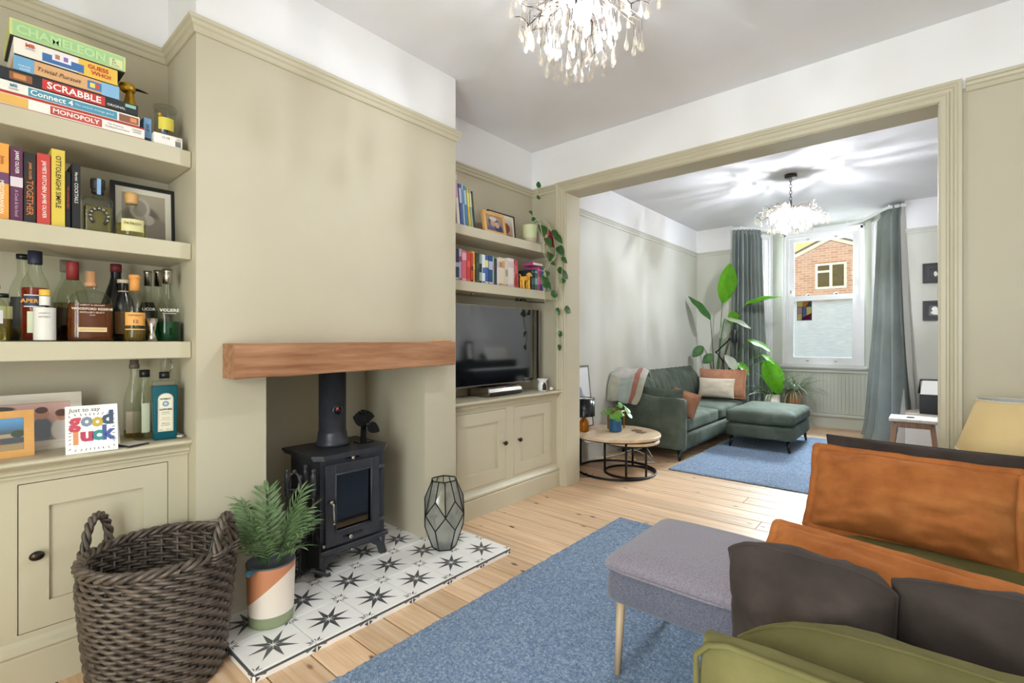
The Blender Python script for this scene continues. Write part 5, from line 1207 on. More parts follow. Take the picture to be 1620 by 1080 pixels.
for p, d, L in ((v1[-1], (.2, .2, .9), .06), (v1[17], (.3, .8, .2), .05), (v1[8], (.2, -.8, .2), .055), (v1[5], (.4, .5, -.1), .06), (v2[9], (.5, -.2, -.8), .12), (v2[14], (.5, .3, -.8), .10), (v2[20], (.4, -.4, -.8), .085), (v3[14], (.5, .4, -.7), .10), (v3[20], (.5, .6, -.5), .11),
                (v4[12], (.6, .5, -.5), .10), (v4[16], (.4, .7, -.4), .085), (v4[20], (.5, .6, -.4), .075), (v4[27], (.3, .8, -.3), .09), (v2[34], (.5, -.5, -.6), .11), (v2[36], (.6, .3, -.6), .10), (v5[22], (.6, .5, -.3), .06), (v5[28], (.5, .6, -.3), .09), (v5[34], (.5, .6, .2), .055), (v3[32], (.5, -.4, -.7), .06),
                (v3[40], (.3, .7, .2), .08), (v3[44], (.3, .6, -.6), .075), (v3[52], (.4, -.2, -.8), .06), (v3[-1], (.3, .2, -.9), .055), (v6[-1], (.3, .8, -.1), .085), (v2[-6], (.5, .3, -.5), .05)):
    heart(p, d, L, rnd.randrange(3) and 0 or 1)

# ------------------------------------------------------------------ branch chandeliers with glass drops
def drop_mesh():
    return B().lathe([(.0006, 0), (.0011, -.012), (.0016, -.026), (.0032, -.036), (.0068, -.046), (.0084, -.054), (.0072, -.062), (.0038, -.0675), (.0006, -.069)], (0, 0, 0), 8, cap=False)
DROP = [None]
def chandelier(label, c, zbot, bulb, seed, chain_top):
    C = V(c); ch = thing('chandelier', label, 'chandelier', (C.x, C.y, HC-.02)); rnd = random.Random(seed)
    part('ceiling_rose', B().lathe([(.055, HC-.004), (.055, HC-.028), (.045, HC-.034), (.012, HC-.036)], (C.x, C.y, 0), 24), 'dark_bronze', ch)
    zt = zbot+.31; b = B(); z = HC-.036; i = 0
    while z > zt+.02:
        a = (i % 2)*PI/2; ring = [C+V((.011*math.cos(q)*math.cos(a), .011*math.cos(q)*math.sin(a), 0))+V((0, 0, z-.018-C.z+.020*math.sin(q))) for q in [2*PI*k/12 for k in range(12)]]; b.tube(ring, .0028, 5, closed=True); z -= .031; i += 1
    part('chain', b, 'dark_bronze', ch)
    b = B().tube([(C.x, C.y, zt+.03), (C.x, C.y, zt-.04)], .009, 8).lathe([(.03, 0), (.035, -.01), (.022, -.03), (.018, -.06), (.001, -.06)], (C.x, C.y, zt-.02), 16)
    part('stem', b, 'dark_bronze', ch)
    part('bulb', B().lathe([(.001, -.05), (.024, -.044), (.034, -.026), (.036, -.008), (.03, .014), (.018, .03), (.012, .05)], (C.x, C.y, zt-.085), 16), 'bulb_glass', ch, 'glowing bulb')
    part('filament', B().lathe([(.0005, -.022), (.009, -.018), (.0125, -.006), (.0125, .008), (.008, .018), (.0005, .022)], (C.x, C.y, zt-.085), 12), bulb, ch, 'bright filament inside the bulb')
    tips = []
    N = 11
    for k in range(N):
        a = 2*PI*k/N+rnd.uniform(-.15, .15); lift = rnd.uniform(-.02, .09); R_ = rnd.uniform(.21, .27); low = k % 3 == 0
        pts = []
        for q in (0, .25, .5, .75, 1):
            zz = zt-.05+(lift*math.sin(q*2.2)-(.12*q if low else .02*q*q))
            w_ = rnd.uniform(-.018, .018)
            pts.append(V((C.x+R_*q*math.cos(a+w_*4), C.y+R_*q*math.sin(a+w_*4), zz+rnd.uniform(-.012, .012))))
        b = B().tube(pts, [.0045, .004, .0034, .003, .0022], 5)
        for i in range(1, 5):
            for s in (-1, 1):
                d_ = V((math.cos(a+s*.9), math.sin(a+s*.9), rnd.uniform(-.5, .9))); L = rnd.uniform(.035, .075); e = pts[i]+d_*L; e2 = e+V((math.cos(a+s*.3)*.02, math.sin(a+s*.3)*.02, rnd.uniform(-.015, .025)))
                b.tube([pts[i], pts[i]+d_*L*.5+V((0, 0, .006)), e, e2], [.0026, .0022, .0018, .0014], 4); tips.append(e2); tips.append(e)
            tips.append(pts[i])
        part('branch', b, 'dark_bronze', ch)
    cand = [t_ for t_ in tips]; rnd.shuffle(cand); nd = 0
    loops = [(t_, 0) for t_ in cand if (t_.xy-C.xy).length > .06]
    # inner tiers hang lower towards the middle
    for k in range(105):
        a = rnd.uniform(0, 2*PI); r_ = .03+.20*rnd.random()**.7; loops.insert(0, (V((C.x+r_*math.cos(a), C.y+r_*math.sin(a), zt-.09-.10*rnd.random()-.09*rnd.random()*(1-r_/.26))), 1))
    wires = B()
    for t_, inner in loops[:240]:
        L = rnd.uniform(.0, .03); p = t_-V((0, 0, L))
        if p.z-.07 < zbot: p.z = zbot+.07+rnd.random()*.02
        if inner: wires.tube([V((C.x, C.y, zt-.06))+(V((p.x, p.y, 0))-V((C.x, C.y, 0)))*.55, V((p.x, p.y, p.z+.05)), p], .0009, 3)
        elif L > .004: wires.tube([t_, p], .0008, 3)
        if DROP[0] is None: DROP[0] = piece('glass_drop', drop_mesh(), 'drop_glass', ch, tuple(p))
        else: copy_part(DROP[0], ch, tuple(p), scale=[rnd.uniform(.8, 1.15)]*3)
    part('drop_wires', wires, 'dark_bronze', ch, kind='stuff')
chandelier('bronze branch chandelier with clear glass drops hanging above the near rug', (-1.02, 1.61, 0), 2.255, 'bulb_near', 21, 0)
chandelier('bronze branch chandelier with clear glass drops hanging before the bay window', (-1.04, 5.45, 0), 2.25, 'bulb_far', 33, 0)

# ------------------------------------------------------------------ rugs
def rug(name, label, x0, x1, y0, y1, th, st):
    nx, ny = int((x1-x0)/st), int((y1-y0)/st); rnd = random.Random(9); b = B()
    vs = []
    for i in range(nx+1):
        for j in range(ny+1):
            e = min(i, j, nx-i, ny-j); vs.append((x0+(x1-x0)*i/nx+rnd.uniform(-.35, .35)*st, y0+(y1-y0)*j/ny+rnd.uniform(-.35, .35)*st, th-(.006 if e == 0 else 0)+rnd.uniform(-.0035, .0035)))
    w_ = ny+1; b.add(vs, [(i*w_+j, (i+1)*w_+j, (i+1)*w_+j+1, i*w_+j+1) for i in range(nx) for j in range(ny)], 0, True)
    b.box(x0+.002, x1-.002, y0+.002, y1-.002, .0015, th-.006)
    return solid(name, b, 'rug_pile', label, 'rug', ((x0+x1)/2, (y0+y1)/2, 0))
rug('area_rug', 'blue mottled rug in the near room under the grey footstool', -1.59, .30, .28, 2.98, .016, .0085)
rug('area_rug', 'blue mottled rug in the far room under the green ottoman', -1.86, .12, 4.42, 7.0, .015, .016)

# ------------------------------------------------------------------ far room: green sofa and ottoman
sf = thing('sofa', 'green velvet sofa with channelled back along the far room wall', 'sofa', (-2.22, 5.87, 0))
A0y, A1y = 4.75, 6.98
b = B().soft((-2.2, (A0y+A1y)/2, .20), (.74, A1y-A0y-.16, .16), .02, n=4); part('seat_base', b, 'velvet_green', sf)
b = B().rbox((-1.90, (A0y+A1y)/2, .105), (.04, A1y-A0y-.04, .03), .004, 1).rbox((-2.50, (A0y+A1y)/2, .105), (.04, A1y-A0y-.04, .03), .004, 1)
part('frame_rail', b, 'black_gloss', sf)
for k in range(7):
    y = A0y+.1+k*.07; part('slat', B().box(-2.5, -1.92, y, y+.03, .10, .112), 'black_gloss', sf)
for y in (A0y, A1y-.10):
    b = B().soft((-2.205, y+.05, .372), (.745, .10, .52), .035, n=8)
    b.v = [(vx, vy, vz+.10*max(0, (-vx-2.2)/.38)*max(0, (vz-.2)/.43)) for vx, vy, vz in b.v]; part('arm', b, 'velvet_green', sf)
b = B().soft((-2.545, (A0y+A1y)/2, .45), (.11, A1y-A0y-.02, .62), .04, n=6); part('back_frame', b, 'velvet_green', sf)
ym = (A0y+A1y)/2
for y0, y1 in ((A0y+.10, ym), (ym, A1y-.10)):
    part('seat_cushion', B().soft((-2.17, (y0+y1)/2, .35), (.64, y1-y0-.006, .15), .04, .018, n=10, wr=.006, seed=y0), 'velvet_green', sf)
    b = B(); N = 7
    def bf(u, v, y0=y0, y1=y1):
        a = (u*N) % 1; edge = min(1, min(u, 1-u)*14); ch = math.sin(PI*a)**.6 if 0 < u < 1 else 0
        zz = .40+.46*v; th_ = (.115*math.sin(PI*min(1, .12+v*.9))**.4)*(1-.5*max(0, v-.8)/.2)
        return (-2.50+.03-.09*v+th_*(.72+.28*ch)*edge**.3, y0+.004+(y1-y0-.008)*u, zz-(.012*(1-ch) if v > .95 else 0))
    b.grid(bf, N*8, 14)
    def bg(u, v, y0=y0, y1=y1):
        return (-2.50-.06*v-.02, y0+.004+(y1-y0-.008)*u, .40+.455*v)
    b.grid(bg, 6, 4)
    m1 = [bf(i/(N*8), 1) for i in range(N*8+1)]; m2 = [(-2.58, p[1], p[2]+.0) for p in m1]; o = len(b.v); b.add(m1+m2, [(i, i+1, i+1+len(m1), i+len(m1)) for i in range(len(m1)-1)], 0, True)
    part('back_cushion', b, 'velvet_green', sf)
for x in (-1.90, -2.52):
    for y, s in ((A0y+.05, -1), (A1y-.05, 1)): part('leg', B().lathe([(.012, 0), (.014, .006), (.022, .115)], (x, y, 0), 12), 'black_gloss', sf)
ot = thing('ottoman', 'large green velvet ottoman on the far blue rug', 'ottoman', (-1.42, 6.27, .015))
part('base', B().soft((-1.42, 6.27, .215), (.68, 1.0, .16), .03, n=5), 'velvet_green', ot)
part('cushion', B().soft((-1.42, 6.27, .363), (.69, 1.01, .145), .05, .022, n=12, wr=.008, seed=3), 'velvet_green', ot)
for sx in (-1, 1):
    for sy in (-1, 1): part('leg', B().tube([(-1.42+sx*.28, 6.27+sy*.43, .15), (-1.42+sx*.30, 6.27+sy*.46, .016)], [.022, .011], 10), 'black_gloss', ot)
def cushion(name, label, c, ax, ay, w, h, t_, m, seed, flange=0, group=None, **k):
    return solid(name, B().pillow(c, ax, ay, w, h, t_, 0, seed, flange, **k), m, label, 'cushion', tuple(c), group)
cushion('cushion', 'large tan velvet cushion with flanged edge at the far end of the green sofa', V((-2.08, 6.70, .645)), (1, .10, 0), (-.05, .30, 1), .56, .36, .13, 'velvet_tan', 3, .018)
cushion('cushion', 'oblong oatmeal linen cushion in front of the large tan one', V((-2.10, 6.53, .60)), (1, .08, 0), (-.03, .26, 1), .44, .25, .11, 'linen', 5)
cushion('cushion', 'small tan velvet cushion against the near arm of the green sofa', V((-1.93, 4.985, .555)), (.92, .30, -.30), (.30, -.02, 1), .26, .26, .10, 'velvet_tan', 8, .012)
cushion('cushion', 'green velvet bolster cushion resting along the near sofa arm', V((-2.16, 4.90, .585)), (1, 0, -.02), (0, -.1, 1), .52, .26, .14, 'velvet_green', 12)
# throw
b = B(); path = [(5.16, .80), (5.02, .875), (4.90, .895), (4.79, .845), (4.725, .76), (4.705, .68), (4.698, .60), (4.694, .545)]
def pth(v):
    q = v*(len(path)-1); i = min(int(q), len(path)-2); f = q-i; return path[i][0]+(path[i+1][0]-path[i][0])*f, path[i][1]+(path[i+1][1]-path[i][1])*f
def throw(u, v):
    y, z = pth(v); x = -2.63+(.27+.09*math.sin(v*PI))*u+.05*v*u
    z = z+.02*noise.noise(Vector((u*4, v*5, 1)))+.018*math.sin(u*9+v*3)*(1-v)+(.05*(1-u)*(v-.5) if v > .5 else 0)-.055*max(0, u-.72)*(1-v)
    y += .02*noise.noise(Vector((u*5, v*4, 7)))-(.05*(1-u) if v > .4 else 0)
    return (x, y, z)
NU, NV = 30, 28
vs = [throw(i/NU, j/NV) for i in range(NU+1) for j in range(NV+1)]; w_ = NV+1
for i in range(NU):
    for j in range(NV):
        u, v = (i+.5)/NU, (j+.5)/NV
        mi = 0 if v < .46 else (2 if u < .3 else 1 if u < .70 else 3 if u < .83 else 2)
        if v < .46 and .70 < u < .83 and v > .1: mi = 3
        b.f.append((i*w_+j, (i+1)*w_+j, (i+1)*w_+j+1, i*w_+j+1)); b.m.append(mi); b.s.append(True)
b.v = vs
th_ = solid('throw_blanket', b, ['blanket_grey', 'blanket_sage', 'blanket_olive', 'blanket_red'], 'grey and sage checked wool throw with a rust stripe over the sofa corner', 'blanket', (-2.45, 4.8, .6))
md = th_.modifiers.new('thick', 'SOLIDIFY'); md.thickness = .012; md.offset = 0
# ------------------------------------------------------------------ nest of tables and what stands on it
def ring_table(name, label, c, R_, rr, zt, legs, arc_=None):
    t_ = thing(name, label, 'coffee table', (c[0], c[1], 0))
    part('tabletop', B().lathe([(R_-.003, zt-.024), (R_, zt-.021), (R_, zt-.003), (R_-.003, zt)], (c[0], c[1], 0), 48, smooth=False), 'table_wood', t_)
    part('base_ring', B().tube([(c[0]+rr*math.cos(a), c[1]+rr*math.sin(a), .011) for a in [2*PI*i/48 for i in range(48)]], .010, 8, closed=True), 'black_metal', t_)
    part('top_ring', B().tube([(c[0]+rr*math.cos(a), c[1]+rr*math.sin(a), zt-.033) for a in [2*PI*i/48 for i in range(48)]], .008, 8, closed=True), 'black_metal', t_)
    for a in legs: part('leg', B().tube([(c[0]+rr*math.cos(a), c[1]+rr*math.sin(a), .011), (c[0]+rr*math.cos(a), c[1]+rr*math.sin(a), zt-.03)], .010, 8), 'black_metal', t_)
ring_table('coffee_table', 'larger round coffee table with pale wood top and black ring base', (-2.21, 4.07), .40, .355, .36, (R(-48), R(92), R(190)))
ring_table('coffee_table', 'smaller round coffee table nested under the larger one', (-2.08, 4.085), .262, .225, .315, (R(-25), R(110), R(216)))
ZT = .3605
lp = V((-2.44, 3.88, ZT)); l_ = thing('table_lamp', 'small table lamp with amber glass base and black drum shade', 'lamp', tuple(lp))
part('base', B().lathe([(.03, 0), (.042, .006), (.045, .03), (.044, .085), (.034, .11), (.018, .125), (.014, .14)], lp, 24), 'amber_glass', l_)
part('stem', B().lathe([(.012, .14), (.012, .19)], lp, 12), 'black_metal', l_)
part('lamp_shade', B().lathe([(.1, .15), (.1, .315), (.098, .315), (.098, .15)], lp, 36, cap=False), 'black_gloss', l_)
part('shade_top', B().lathe([(.098, .308), (.02, .308)], lp, 36, cap=False), 'lining', l_, 'pale shade lining')
pc = V((-2.235, 4.10, ZT)); pi_ = thing('potted_pilea', 'pilea with round leaves in a textured blue pot on the coffee table', 'plant', tuple(pc))
b = B(); prof = [(.05, 0), (.055, .003)]+[(.0565+.0022*(k % 2), .006+k*.006) for k in range(17)]+[(.058, .112), (.052, .112), (.05, .09), (.001, .09)]; b.lathe(prof, pc, 30); part('pot', b, '1F5480', pi_)
rnd = random.Random(6)
for a, tl, L, sz in ((-.6, .5, .10, .075), (.2, .7, .15, .07), (.9, .55, .16, .06), (1.7, .5, .15, .07), (2.5, .8, .13, .075), (3.4, .8, .13, .065), (4.2, .5, .11, .06), (-1.2, .8, .10, .07), (.5, 1.0, .13, .075), (-.1, .2, .17, .06), (1.2, .9, .17, .07), (2.0, .25, .12, .055), (-.9, 1.1, .11, .06), (3.0, .4, .14, .055), (.4, .45, .09, .06)):
    h_ = V((math.cos(a), math.sin(a), 0)); d_ = h_*math.sin(tl)+V((0, 0, math.cos(tl))); base = pc+V((0, 0, .095))+h_*.015; e = base+d_*L
    b = B().tube([base, base+d_*L*.5+V((0, 0, .008)), e], .0018, 5, 1); nz = (V((0, 0, 1))*.7+h_*.6+V((.25, -.25, 0))).normalized(); dd = (h_-nz*h_.dot(nz)).normalized(); q = nz.cross(dd); vs = [e+dd*.012]
    for k in range(16): an = 2*PI*k/16; vs.append(e+dd*(.012+sz/2*math.cos(an))+q*(sz/2*math.sin(an))+nz*(-.006))
    b.add(vs, [(0, k+1, (k+1) % 16+1) for k in range(16)], 0, True); part('leaf', b, ['leaf_pilea', 'stem'] if rnd.random() < .85 else ['leaf_pale', 'stem'], pi_)  # a few leaves pale: white reflections put into their colour
lt = V((-2.30, 4.235, ZT)); b = B(); bx = thing('candle_frame', 'brass rectangular open lantern behind the blue pot', 'lantern', tuple(lt))
for k in range(4):
    sx, sy = ((1, 1), (1, -1), (-1, -1), (-1, 1))[k]; part('post', B().rbox(lt+V((sx*.045, sy*.075, .085)), (.014, .014, .168), .002, 1), 'brass', bx)
b = B()
for z in (.006, .165):
    for s in (-1, 1): b.rbox(lt+V((s*.045, 0, z)), (.014, .16, .01), .002, 1).rbox(lt+V((0, s*.075, z)), (.1, .014, .01), .002, 1)
part('rails', b, 'brass', bx)
photomat('print_floral', ('DAD6D4', 'E4E4E8', 'ECEEF2'), ((.5, .35, .22, .16, '6A7A6E'), (.62, .42, .14, .12, 'B8BAC8'), (.45, .22, .2, .08, '8E6A70'), (.66, .2, .16, .07, '4A4656'), (.5, .55, .12, .12, '9AA4B4'), (.74, .28, .1, .1, '5E6A6A')))
frame('picture_frame', 'silver grey framed floral print leaning on the wall behind the small lamp', (-2.545, 3.86, ZT), (0, 1, 0), (-.115, .02, 1), .37, .605, .014, .02, 'steel', 'print_floral', 0)
for k, (dx, dy) in enumerate(((.12, .18), (.19, .12))):
    solid('coaster', B().rbox((-2.21+dx, 4.07+dy, ZT+.003), (.075, .075, .005), .001, 1), '6A5A3E', ('dark wooden coaster nearer the sofa on the coffee table', 'dark wooden coaster nearer the table edge on the coffee table')[k], 'coaster', (-2.21+dx, 4.07+dy, ZT), 'coasters on the coffee table')
b = B().tube([(-2.60, 4.0, .02), (-2.55, 4.35, .01), (-2.45, 4.55, .03), (-2.3, 4.60, .10), (-2.15, 4.60, .06), (-2.05, 4.55, .012), (-2.2, 4.48, .008), (-2.35, 4.58, .05), (-2.18, 4.63, .14), (-2.1, 4.61, .05)], .006, 6)
solid('white_cable', b, 'rope_white', 'tangled white cable on the floor behind the coffee tables', 'cable', (-2.3, 4.6, 0))
b = B().tube([(-2.42, 3.72, .006), (-2.36, 3.80, .006), (-2.30, 3.74, .006), (-2.38, 3.70, .007), (-2.33, 3.66, .006), (-2.27, 3.72, .006), (-2.30, 3.80, .006)], .003, 5)
solid('black_cable', b, 'cord_black', 'thin black cable coiled on the floor under the coffee table', 'cable', (-2.35, 3.73, 0))

# ------------------------------------------------------------------ curtains
def curtain(label, p, folds, amp, zt, flare, seed, lining=False):
    """p: plan points of the hanging line"""
    P = [V((x, y, 0)) for x, y in p]; L = [0]
    for a_, e in zip(P, P[1:]): L.append(L[-1]+(e-a_).length)
    def pos(u):
        s_ = u*L[-1]
        for i in range(len(P)-1):
            if s_ <= L[i+1]+1e-9: f = (s_-L[i])/(L[i+1]-L[i]); d_ = (P[i+1]-P[i]).normalized(); return P[i]+(P[i+1]-P[i])*f, d_
        return P[-1], d_
    cu = thing('curtain', label, 'curtain', (P[0].x, P[0].y, 0)); NUc = folds*12; NVc = 40
    mid = pos(.5)[0]
    def fn(u, v):
        c_, d_ = pos(u); nrm = V((d_.y, -d_.x, 0)); z = zt*v
        ph = u*folds*2*PI; head = max(0, (v-.955)/.045)
        a_ = amp*(1-.55*min(1, head*3))*(1+.35*noise.noise(Vector((u*6, v*1.5, seed)))); wob = .35*math.sin(v*3+seed+u*5)
        sn = math.sin(ph+wob); off = a_*math.copysign(abs(sn)**.7, sn)+a_*.22*math.sin(ph*2.3+seed+v*2)
        if v > .97: off += .006*math.sin(ph*3)
        sp = (1-v)**1.6*flare; q = c_+(c_-mid)*sp*1.4+nrm*(off*(1+sp*1.5)+sp*.10)
        if v < .06: q += nrm*.05*(1-v/.06)*(.6+noise.noise(Vector((u*9, 0, seed))))
        return (q.x, q.y, max(.004, z))
    o = part('cloth', B().grid(fn, NUc, NVc), 'velvet_teal', cu)
    if lining:
        def fl_(u, v): x, y, z = fn(.86+.14*u, v); c_, d_ = pos(1); return (x+.015+.03*(1-v), y+.05-.02*u, z)
        part('lining', B().grid(fl_, 16, 30), 'lining', cu, 'pale curtain lining')
    b = B(); pts = []
    for i in range(60): c_, d_ = pos(i/59); pts.append((c_.x+.004*math.sin(i), c_.y, zt-.055+.004*math.sin(i*1.9)))
    part('heading_tape', B().tube(pts, .006, 5), 'velvet_teal', cu)
curtain('grey green velvet curtain hanging left of the bay window, behind the large plant', [(-2.10, 7.235), (-2.02, 7.27), (-1.90, 7.36), (-1.80, 7.52)], 8, .06, 2.77, .30, 2)
curtain('grey green velvet curtain hanging right of the bay window with pale lining', [(-.44, 7.60), (-.38, 7.42), (-.33, 7.30), (-.25, 7.25)], 6, .065, 2.82, .55, 7, True)
tk = [V((-2.12, 7.24, 0)), V((-2.0, 7.26, 0)), V((-1.86, 7.42, 0)), V((-1.70, 7.78, 0)), V((-1.52, 7.95, 0)), V((-1.18, 7.99, 0)), V((-.84, 7.95, 0)), V((-.66, 7.80, 0)), V((-.48, 7.45, 0)), V((-.36, 7.26, 0)), V((-.20, 7.24, 0))]
b = B()
for p, q in zip(tk, tk[1:]): b.prism([p+V((0, 0, 2.765)), q+V((0, 0, 2.765)), q+V((0, 0, 2.80)), p+V((0, 0, 2.80))], (0, .022, 0))
for p in (tk[1], tk[4], tk[6], tk[9]): b.box(p.x-.01, p.x+.01, p.y, p.y+.10, 2.79, 2.81)
solid('curtain_track', b, 'white_gloss', 'white curved curtain track running round the bay', 'curtain track', (-1.18, 7.9, 2.765))

# ------------------------------------------------------------------ plants in the bay
bp = V((-2.30, 7.13, 0)); bop = thing('bird_of_paradise', 'tall bird of paradise plant with broad green leaves behind the sofa', 'plant', tuple(bp))
part('pot', B().lathe([(.10, 0), (.14, .02), (.15, .28), (.14, .28), (.13, .24), (.001, .24)], bp, 24), 'cream_glaze', bop)
LV = [((-2.183, 7.05, 1.736), (-2.068, 7.0, 2.254), .264, 'b', (.9, -.9, .1)), ((-2.313, 6.95, 1.499), (-2.545, 6.8, 1.829), .15, 'd', (.2, -.5, .8)), ((-1.909, 7.1, 1.69), (-1.50, 7.20, 1.80), .14, 'b', (.1, -.5, 1)), ((-2.07, 7.15, 1.446), (-2.072, 7.1, 1.62), .193, 'b', (.8, -.8, .2)),
      ((-2.142, 7.0, 1.513), (-1.785, 6.9, 1.374), .12, 'p', (.2, -.4, 1)), ((-2.215, 7.1, 1.227), (-2.139, 7.1, 1.508), .14, 'p', (.8, -.9, 0)), ((-2.417, 6.95, 1.131), (-2.541, 6.9, .986), .13, 'd', (.4, -.9, .3)), ((-2.262, 6.9, 1.02), (-2.382, 6.85, .90), .13, 'd', (.4, -.9, .3)),
      ((-1.972, 6.95, .817), (-2.104, 6.9, 1.011), .145, 'p', (.7, -.7, .4)), ((-1.962, 7.0, .918), (-1.814, 6.95, .761), .11, 'b', (.4, -.6, .7)), ((-1.882, 7.12, 1.215), (-1.60, 7.20, 1.063), .14, 'b', (.2, -.5, 1)), ((-1.716, 7.17, 1.02), (-1.566, 7.25, .90), .12, 'b', (.2, -.5, 1)), ((-1.69, 7.22, .939), (-1.53, 7.30, .50), .32, 'b', (.9, -.8, .3))]
for i, (p, q, w_, kind, up) in enumerate(LV):
    p, q = V(p), V(q); d_ = q-p; L = d_.length; g0 = bp+V((.02*math.cos(i*2.4), .02*math.sin(i*2.4), .24)); hz = V((p.x-g0.x, p.y-g0.y, 0))
    pts = []
    for k in range(9): t_ = k/8; pts.append(g0+V((0, 0, (p.z-g0.z)*(t_*(1.0 if p.z > 1.2 else 1+.5*(1-t_)))))+hz*(t_**1.7))
    b = B().tube(pts, [.010-.005*k/8 for k in range(9)], 6, 1)
    bend = .25 if i not in (2, 4, 10) else .5
    b.leaf(p, d_.normalized()+V(up).normalized()*bend*.45, V(up), L*1.04, w_, bend, 0, n=14, shape=.82 if i != 0 else .95, fold=.10, wav=.006)
    b.tube([p, p+d_*.5, q-d_*.05], [.005, .0035, .0015], 5, 1)
    part('leaf', b, [{'b': 'leaf_bird', 'd': 'leaf_deep', 'p': 'leaf_pale'}[kind], 'stem'], bop)  # pale blades have the white shine of the leaves put into their colour
def spider(name, label, c, n_, Lm, seed, pot, mats, hb=.22, arch=1.0, wk=1.0):
    c = V(c); o = thing(name, label, 'plant', tuple(c)); part('pot', B().lathe([(.07, 0), (.085, .01), (.10, hb), (.092, hb), (.085, hb-.03), (.001, hb-.03)], c, 24), pot, o)
    rnd = random.Random(seed); b = B()
    for k in range(n_):
        a = rnd.uniform(0, 2*PI); el = rnd.uniform(.3, 1.35); L = Lm*rnd.uniform(.6, 1.05); d_ = V((math.cos(a)*math.cos(el), math.sin(a)*math.cos(el), math.sin(el)))
        b.leaf(c+V((.02*math.cos(a), .02*math.sin(a), hb-.02)), d_, (-math.cos(a)*math.sin(el), -math.sin(a)*math.sin(el), math.cos(el)), L, wk*rnd.uniform(.010, .018), rnd.uniform(.8, 2.1)*arch, k % len(mats), n=9, shape=.7, fold=.3)
    out_ = []
    for v in b.v:
        p = V(v); q = (p-BA).dot(nL)+.03; p = p-nL*q if q > 0 else p
        p.y = min(p.y, 8.02); p.z = max(p.z, .004); out_.append(tuple(p))
    b.v = out_
    part('leaves', b, mats, o, kind='stuff')
spider('spiky_plant', 'aloe like plant with long arching grey green leaves behind the ottoman', (-1.64, 7.40, .0), 30, .50, 3, 'cream_glaze', ['leaf_blade', 'leaf_palm'], .48, .6, 1.6)
spider('spider_plant', 'variegated spider plant on the bay floor by the boarded wall', (-1.45, 7.76, .0), 100, .50, 5, 'terracotta', ['leaf_pale', 'leaf_blade', 'leaf_pale'], .50, 1.0, 1.3)
# black adjustable floor lamp behind the sofa
fp = V((-2.167, 7.07, 0)); fl2 = thing('floor_lamp', 'black jointed floor lamp with cylinder shade among the plant leaves', 'lamp', tuple(fp))
part('base', B().lathe([(.12, 0), (.12, .015), (.02, .022)], fp+V((.0, .05, 0)), 28), 'black_gloss', fl2)
part('pole', B().tube([fp+V((.0, .05, .015)), fp+V((0, 0, .746)), (-2.159, 7.0, .93)], .011, 8), 'black_gloss', fl2)
part('arm', B().tube([(-2.159, 7.0, .93), (-2.252, 7.0, 1.05), (-2.043, 6.97, 1.252), (-2.0, 6.95, 1.30)], .010, 8).sphere((-2.159, 7.0, .93), .016).sphere((-2.252, 7.0, 1.05), .016), 'black_gloss', fl2)
part('lamp_shade', B().lathe([(.042, 1.185), (.045, 1.19), (.045, 1.355), (.04, 1.362), (.001, 1.363)], (-1.996, 6.95, 0), 24, cap=False), 'plastic_black', fl2)
part('bulb', B().lathe([(.03, 1.20), (.036, 1.188), (.001, 1.186)], (-1.996, 6.95, 0), 18), 'cream_glaze', fl2, 'pale bulb')

# stained glass hanging
sg = thing('stained_glass', 'small stained glass panel hanging on the frosted lower window pane', 'ornament', (-1.36, 8.05, 1.5))
sx0, sx1, sz0, sz1, sy = -1.455, -1.275, 1.505, 1.775, 8.07
def SG(u, v): return V((sx0+(sx1-sx0)*u, sy, sz0+(sz1-sz0)*v))
for cc, poly in (('sg_cream', ((0, .72), (.42, .72), (.42, 1), (0, 1))), ('sg_amber', ((.42, .72), (.62, .72), (.78, .86), (.80, 1), (.42, 1))), ('sg_teal', ((.62, .72), (1, .72), (1, 1), (.80, 1), (.78, .86))), ('sg_rose', ((0, .36), (.36, .36), (.36, .72), (0, .72))), ('sg_blue', ((.36, .12), (.62, .24), (.62, .72), (.36, .72))), ('sg_cream', ((.62, .24), (1, .36), (1, .72), (.62, .72))), ('sg_cream', ((0, 0), (.3, 0), (.36, .36), (0, .36))), ('sg_magenta', ((.3, 0), (1, 0), (1, .36), (.62, .24), (.36, .12)))):
    if cc not in MATS: glassmat(cc, {'sg_cream': 'E8D8B0', 'sg_amber': 'E0B070', 'sg_teal': '2A9AA0', 'sg_rose': 'D8C0C0', 'sg_blue': '9AA8C8', 'sg_magenta': '9A3A72'}[cc], .05, haze=.15, hazec={'sg_cream': 'E8D8B0', 'sg_amber': 'E0B070', 'sg_teal': '2A9AA0', 'sg_rose': 'D8C0C0', 'sg_blue': '9AA8C8', 'sg_magenta': '9A3A72'}[cc])
    part('pane', B().prism([SG(*p) for p in poly], (0, .004, 0)), cc, sg)
    b = B(); m = len(poly)
    for k in range(m): b.tube([SG(*poly[k])+V((0, -.001, 0)), SG(*poly[(k+1) % m])+V((0, -.001, 0))], .004, 4)
    part('lead', b, 'black_metal', sg)

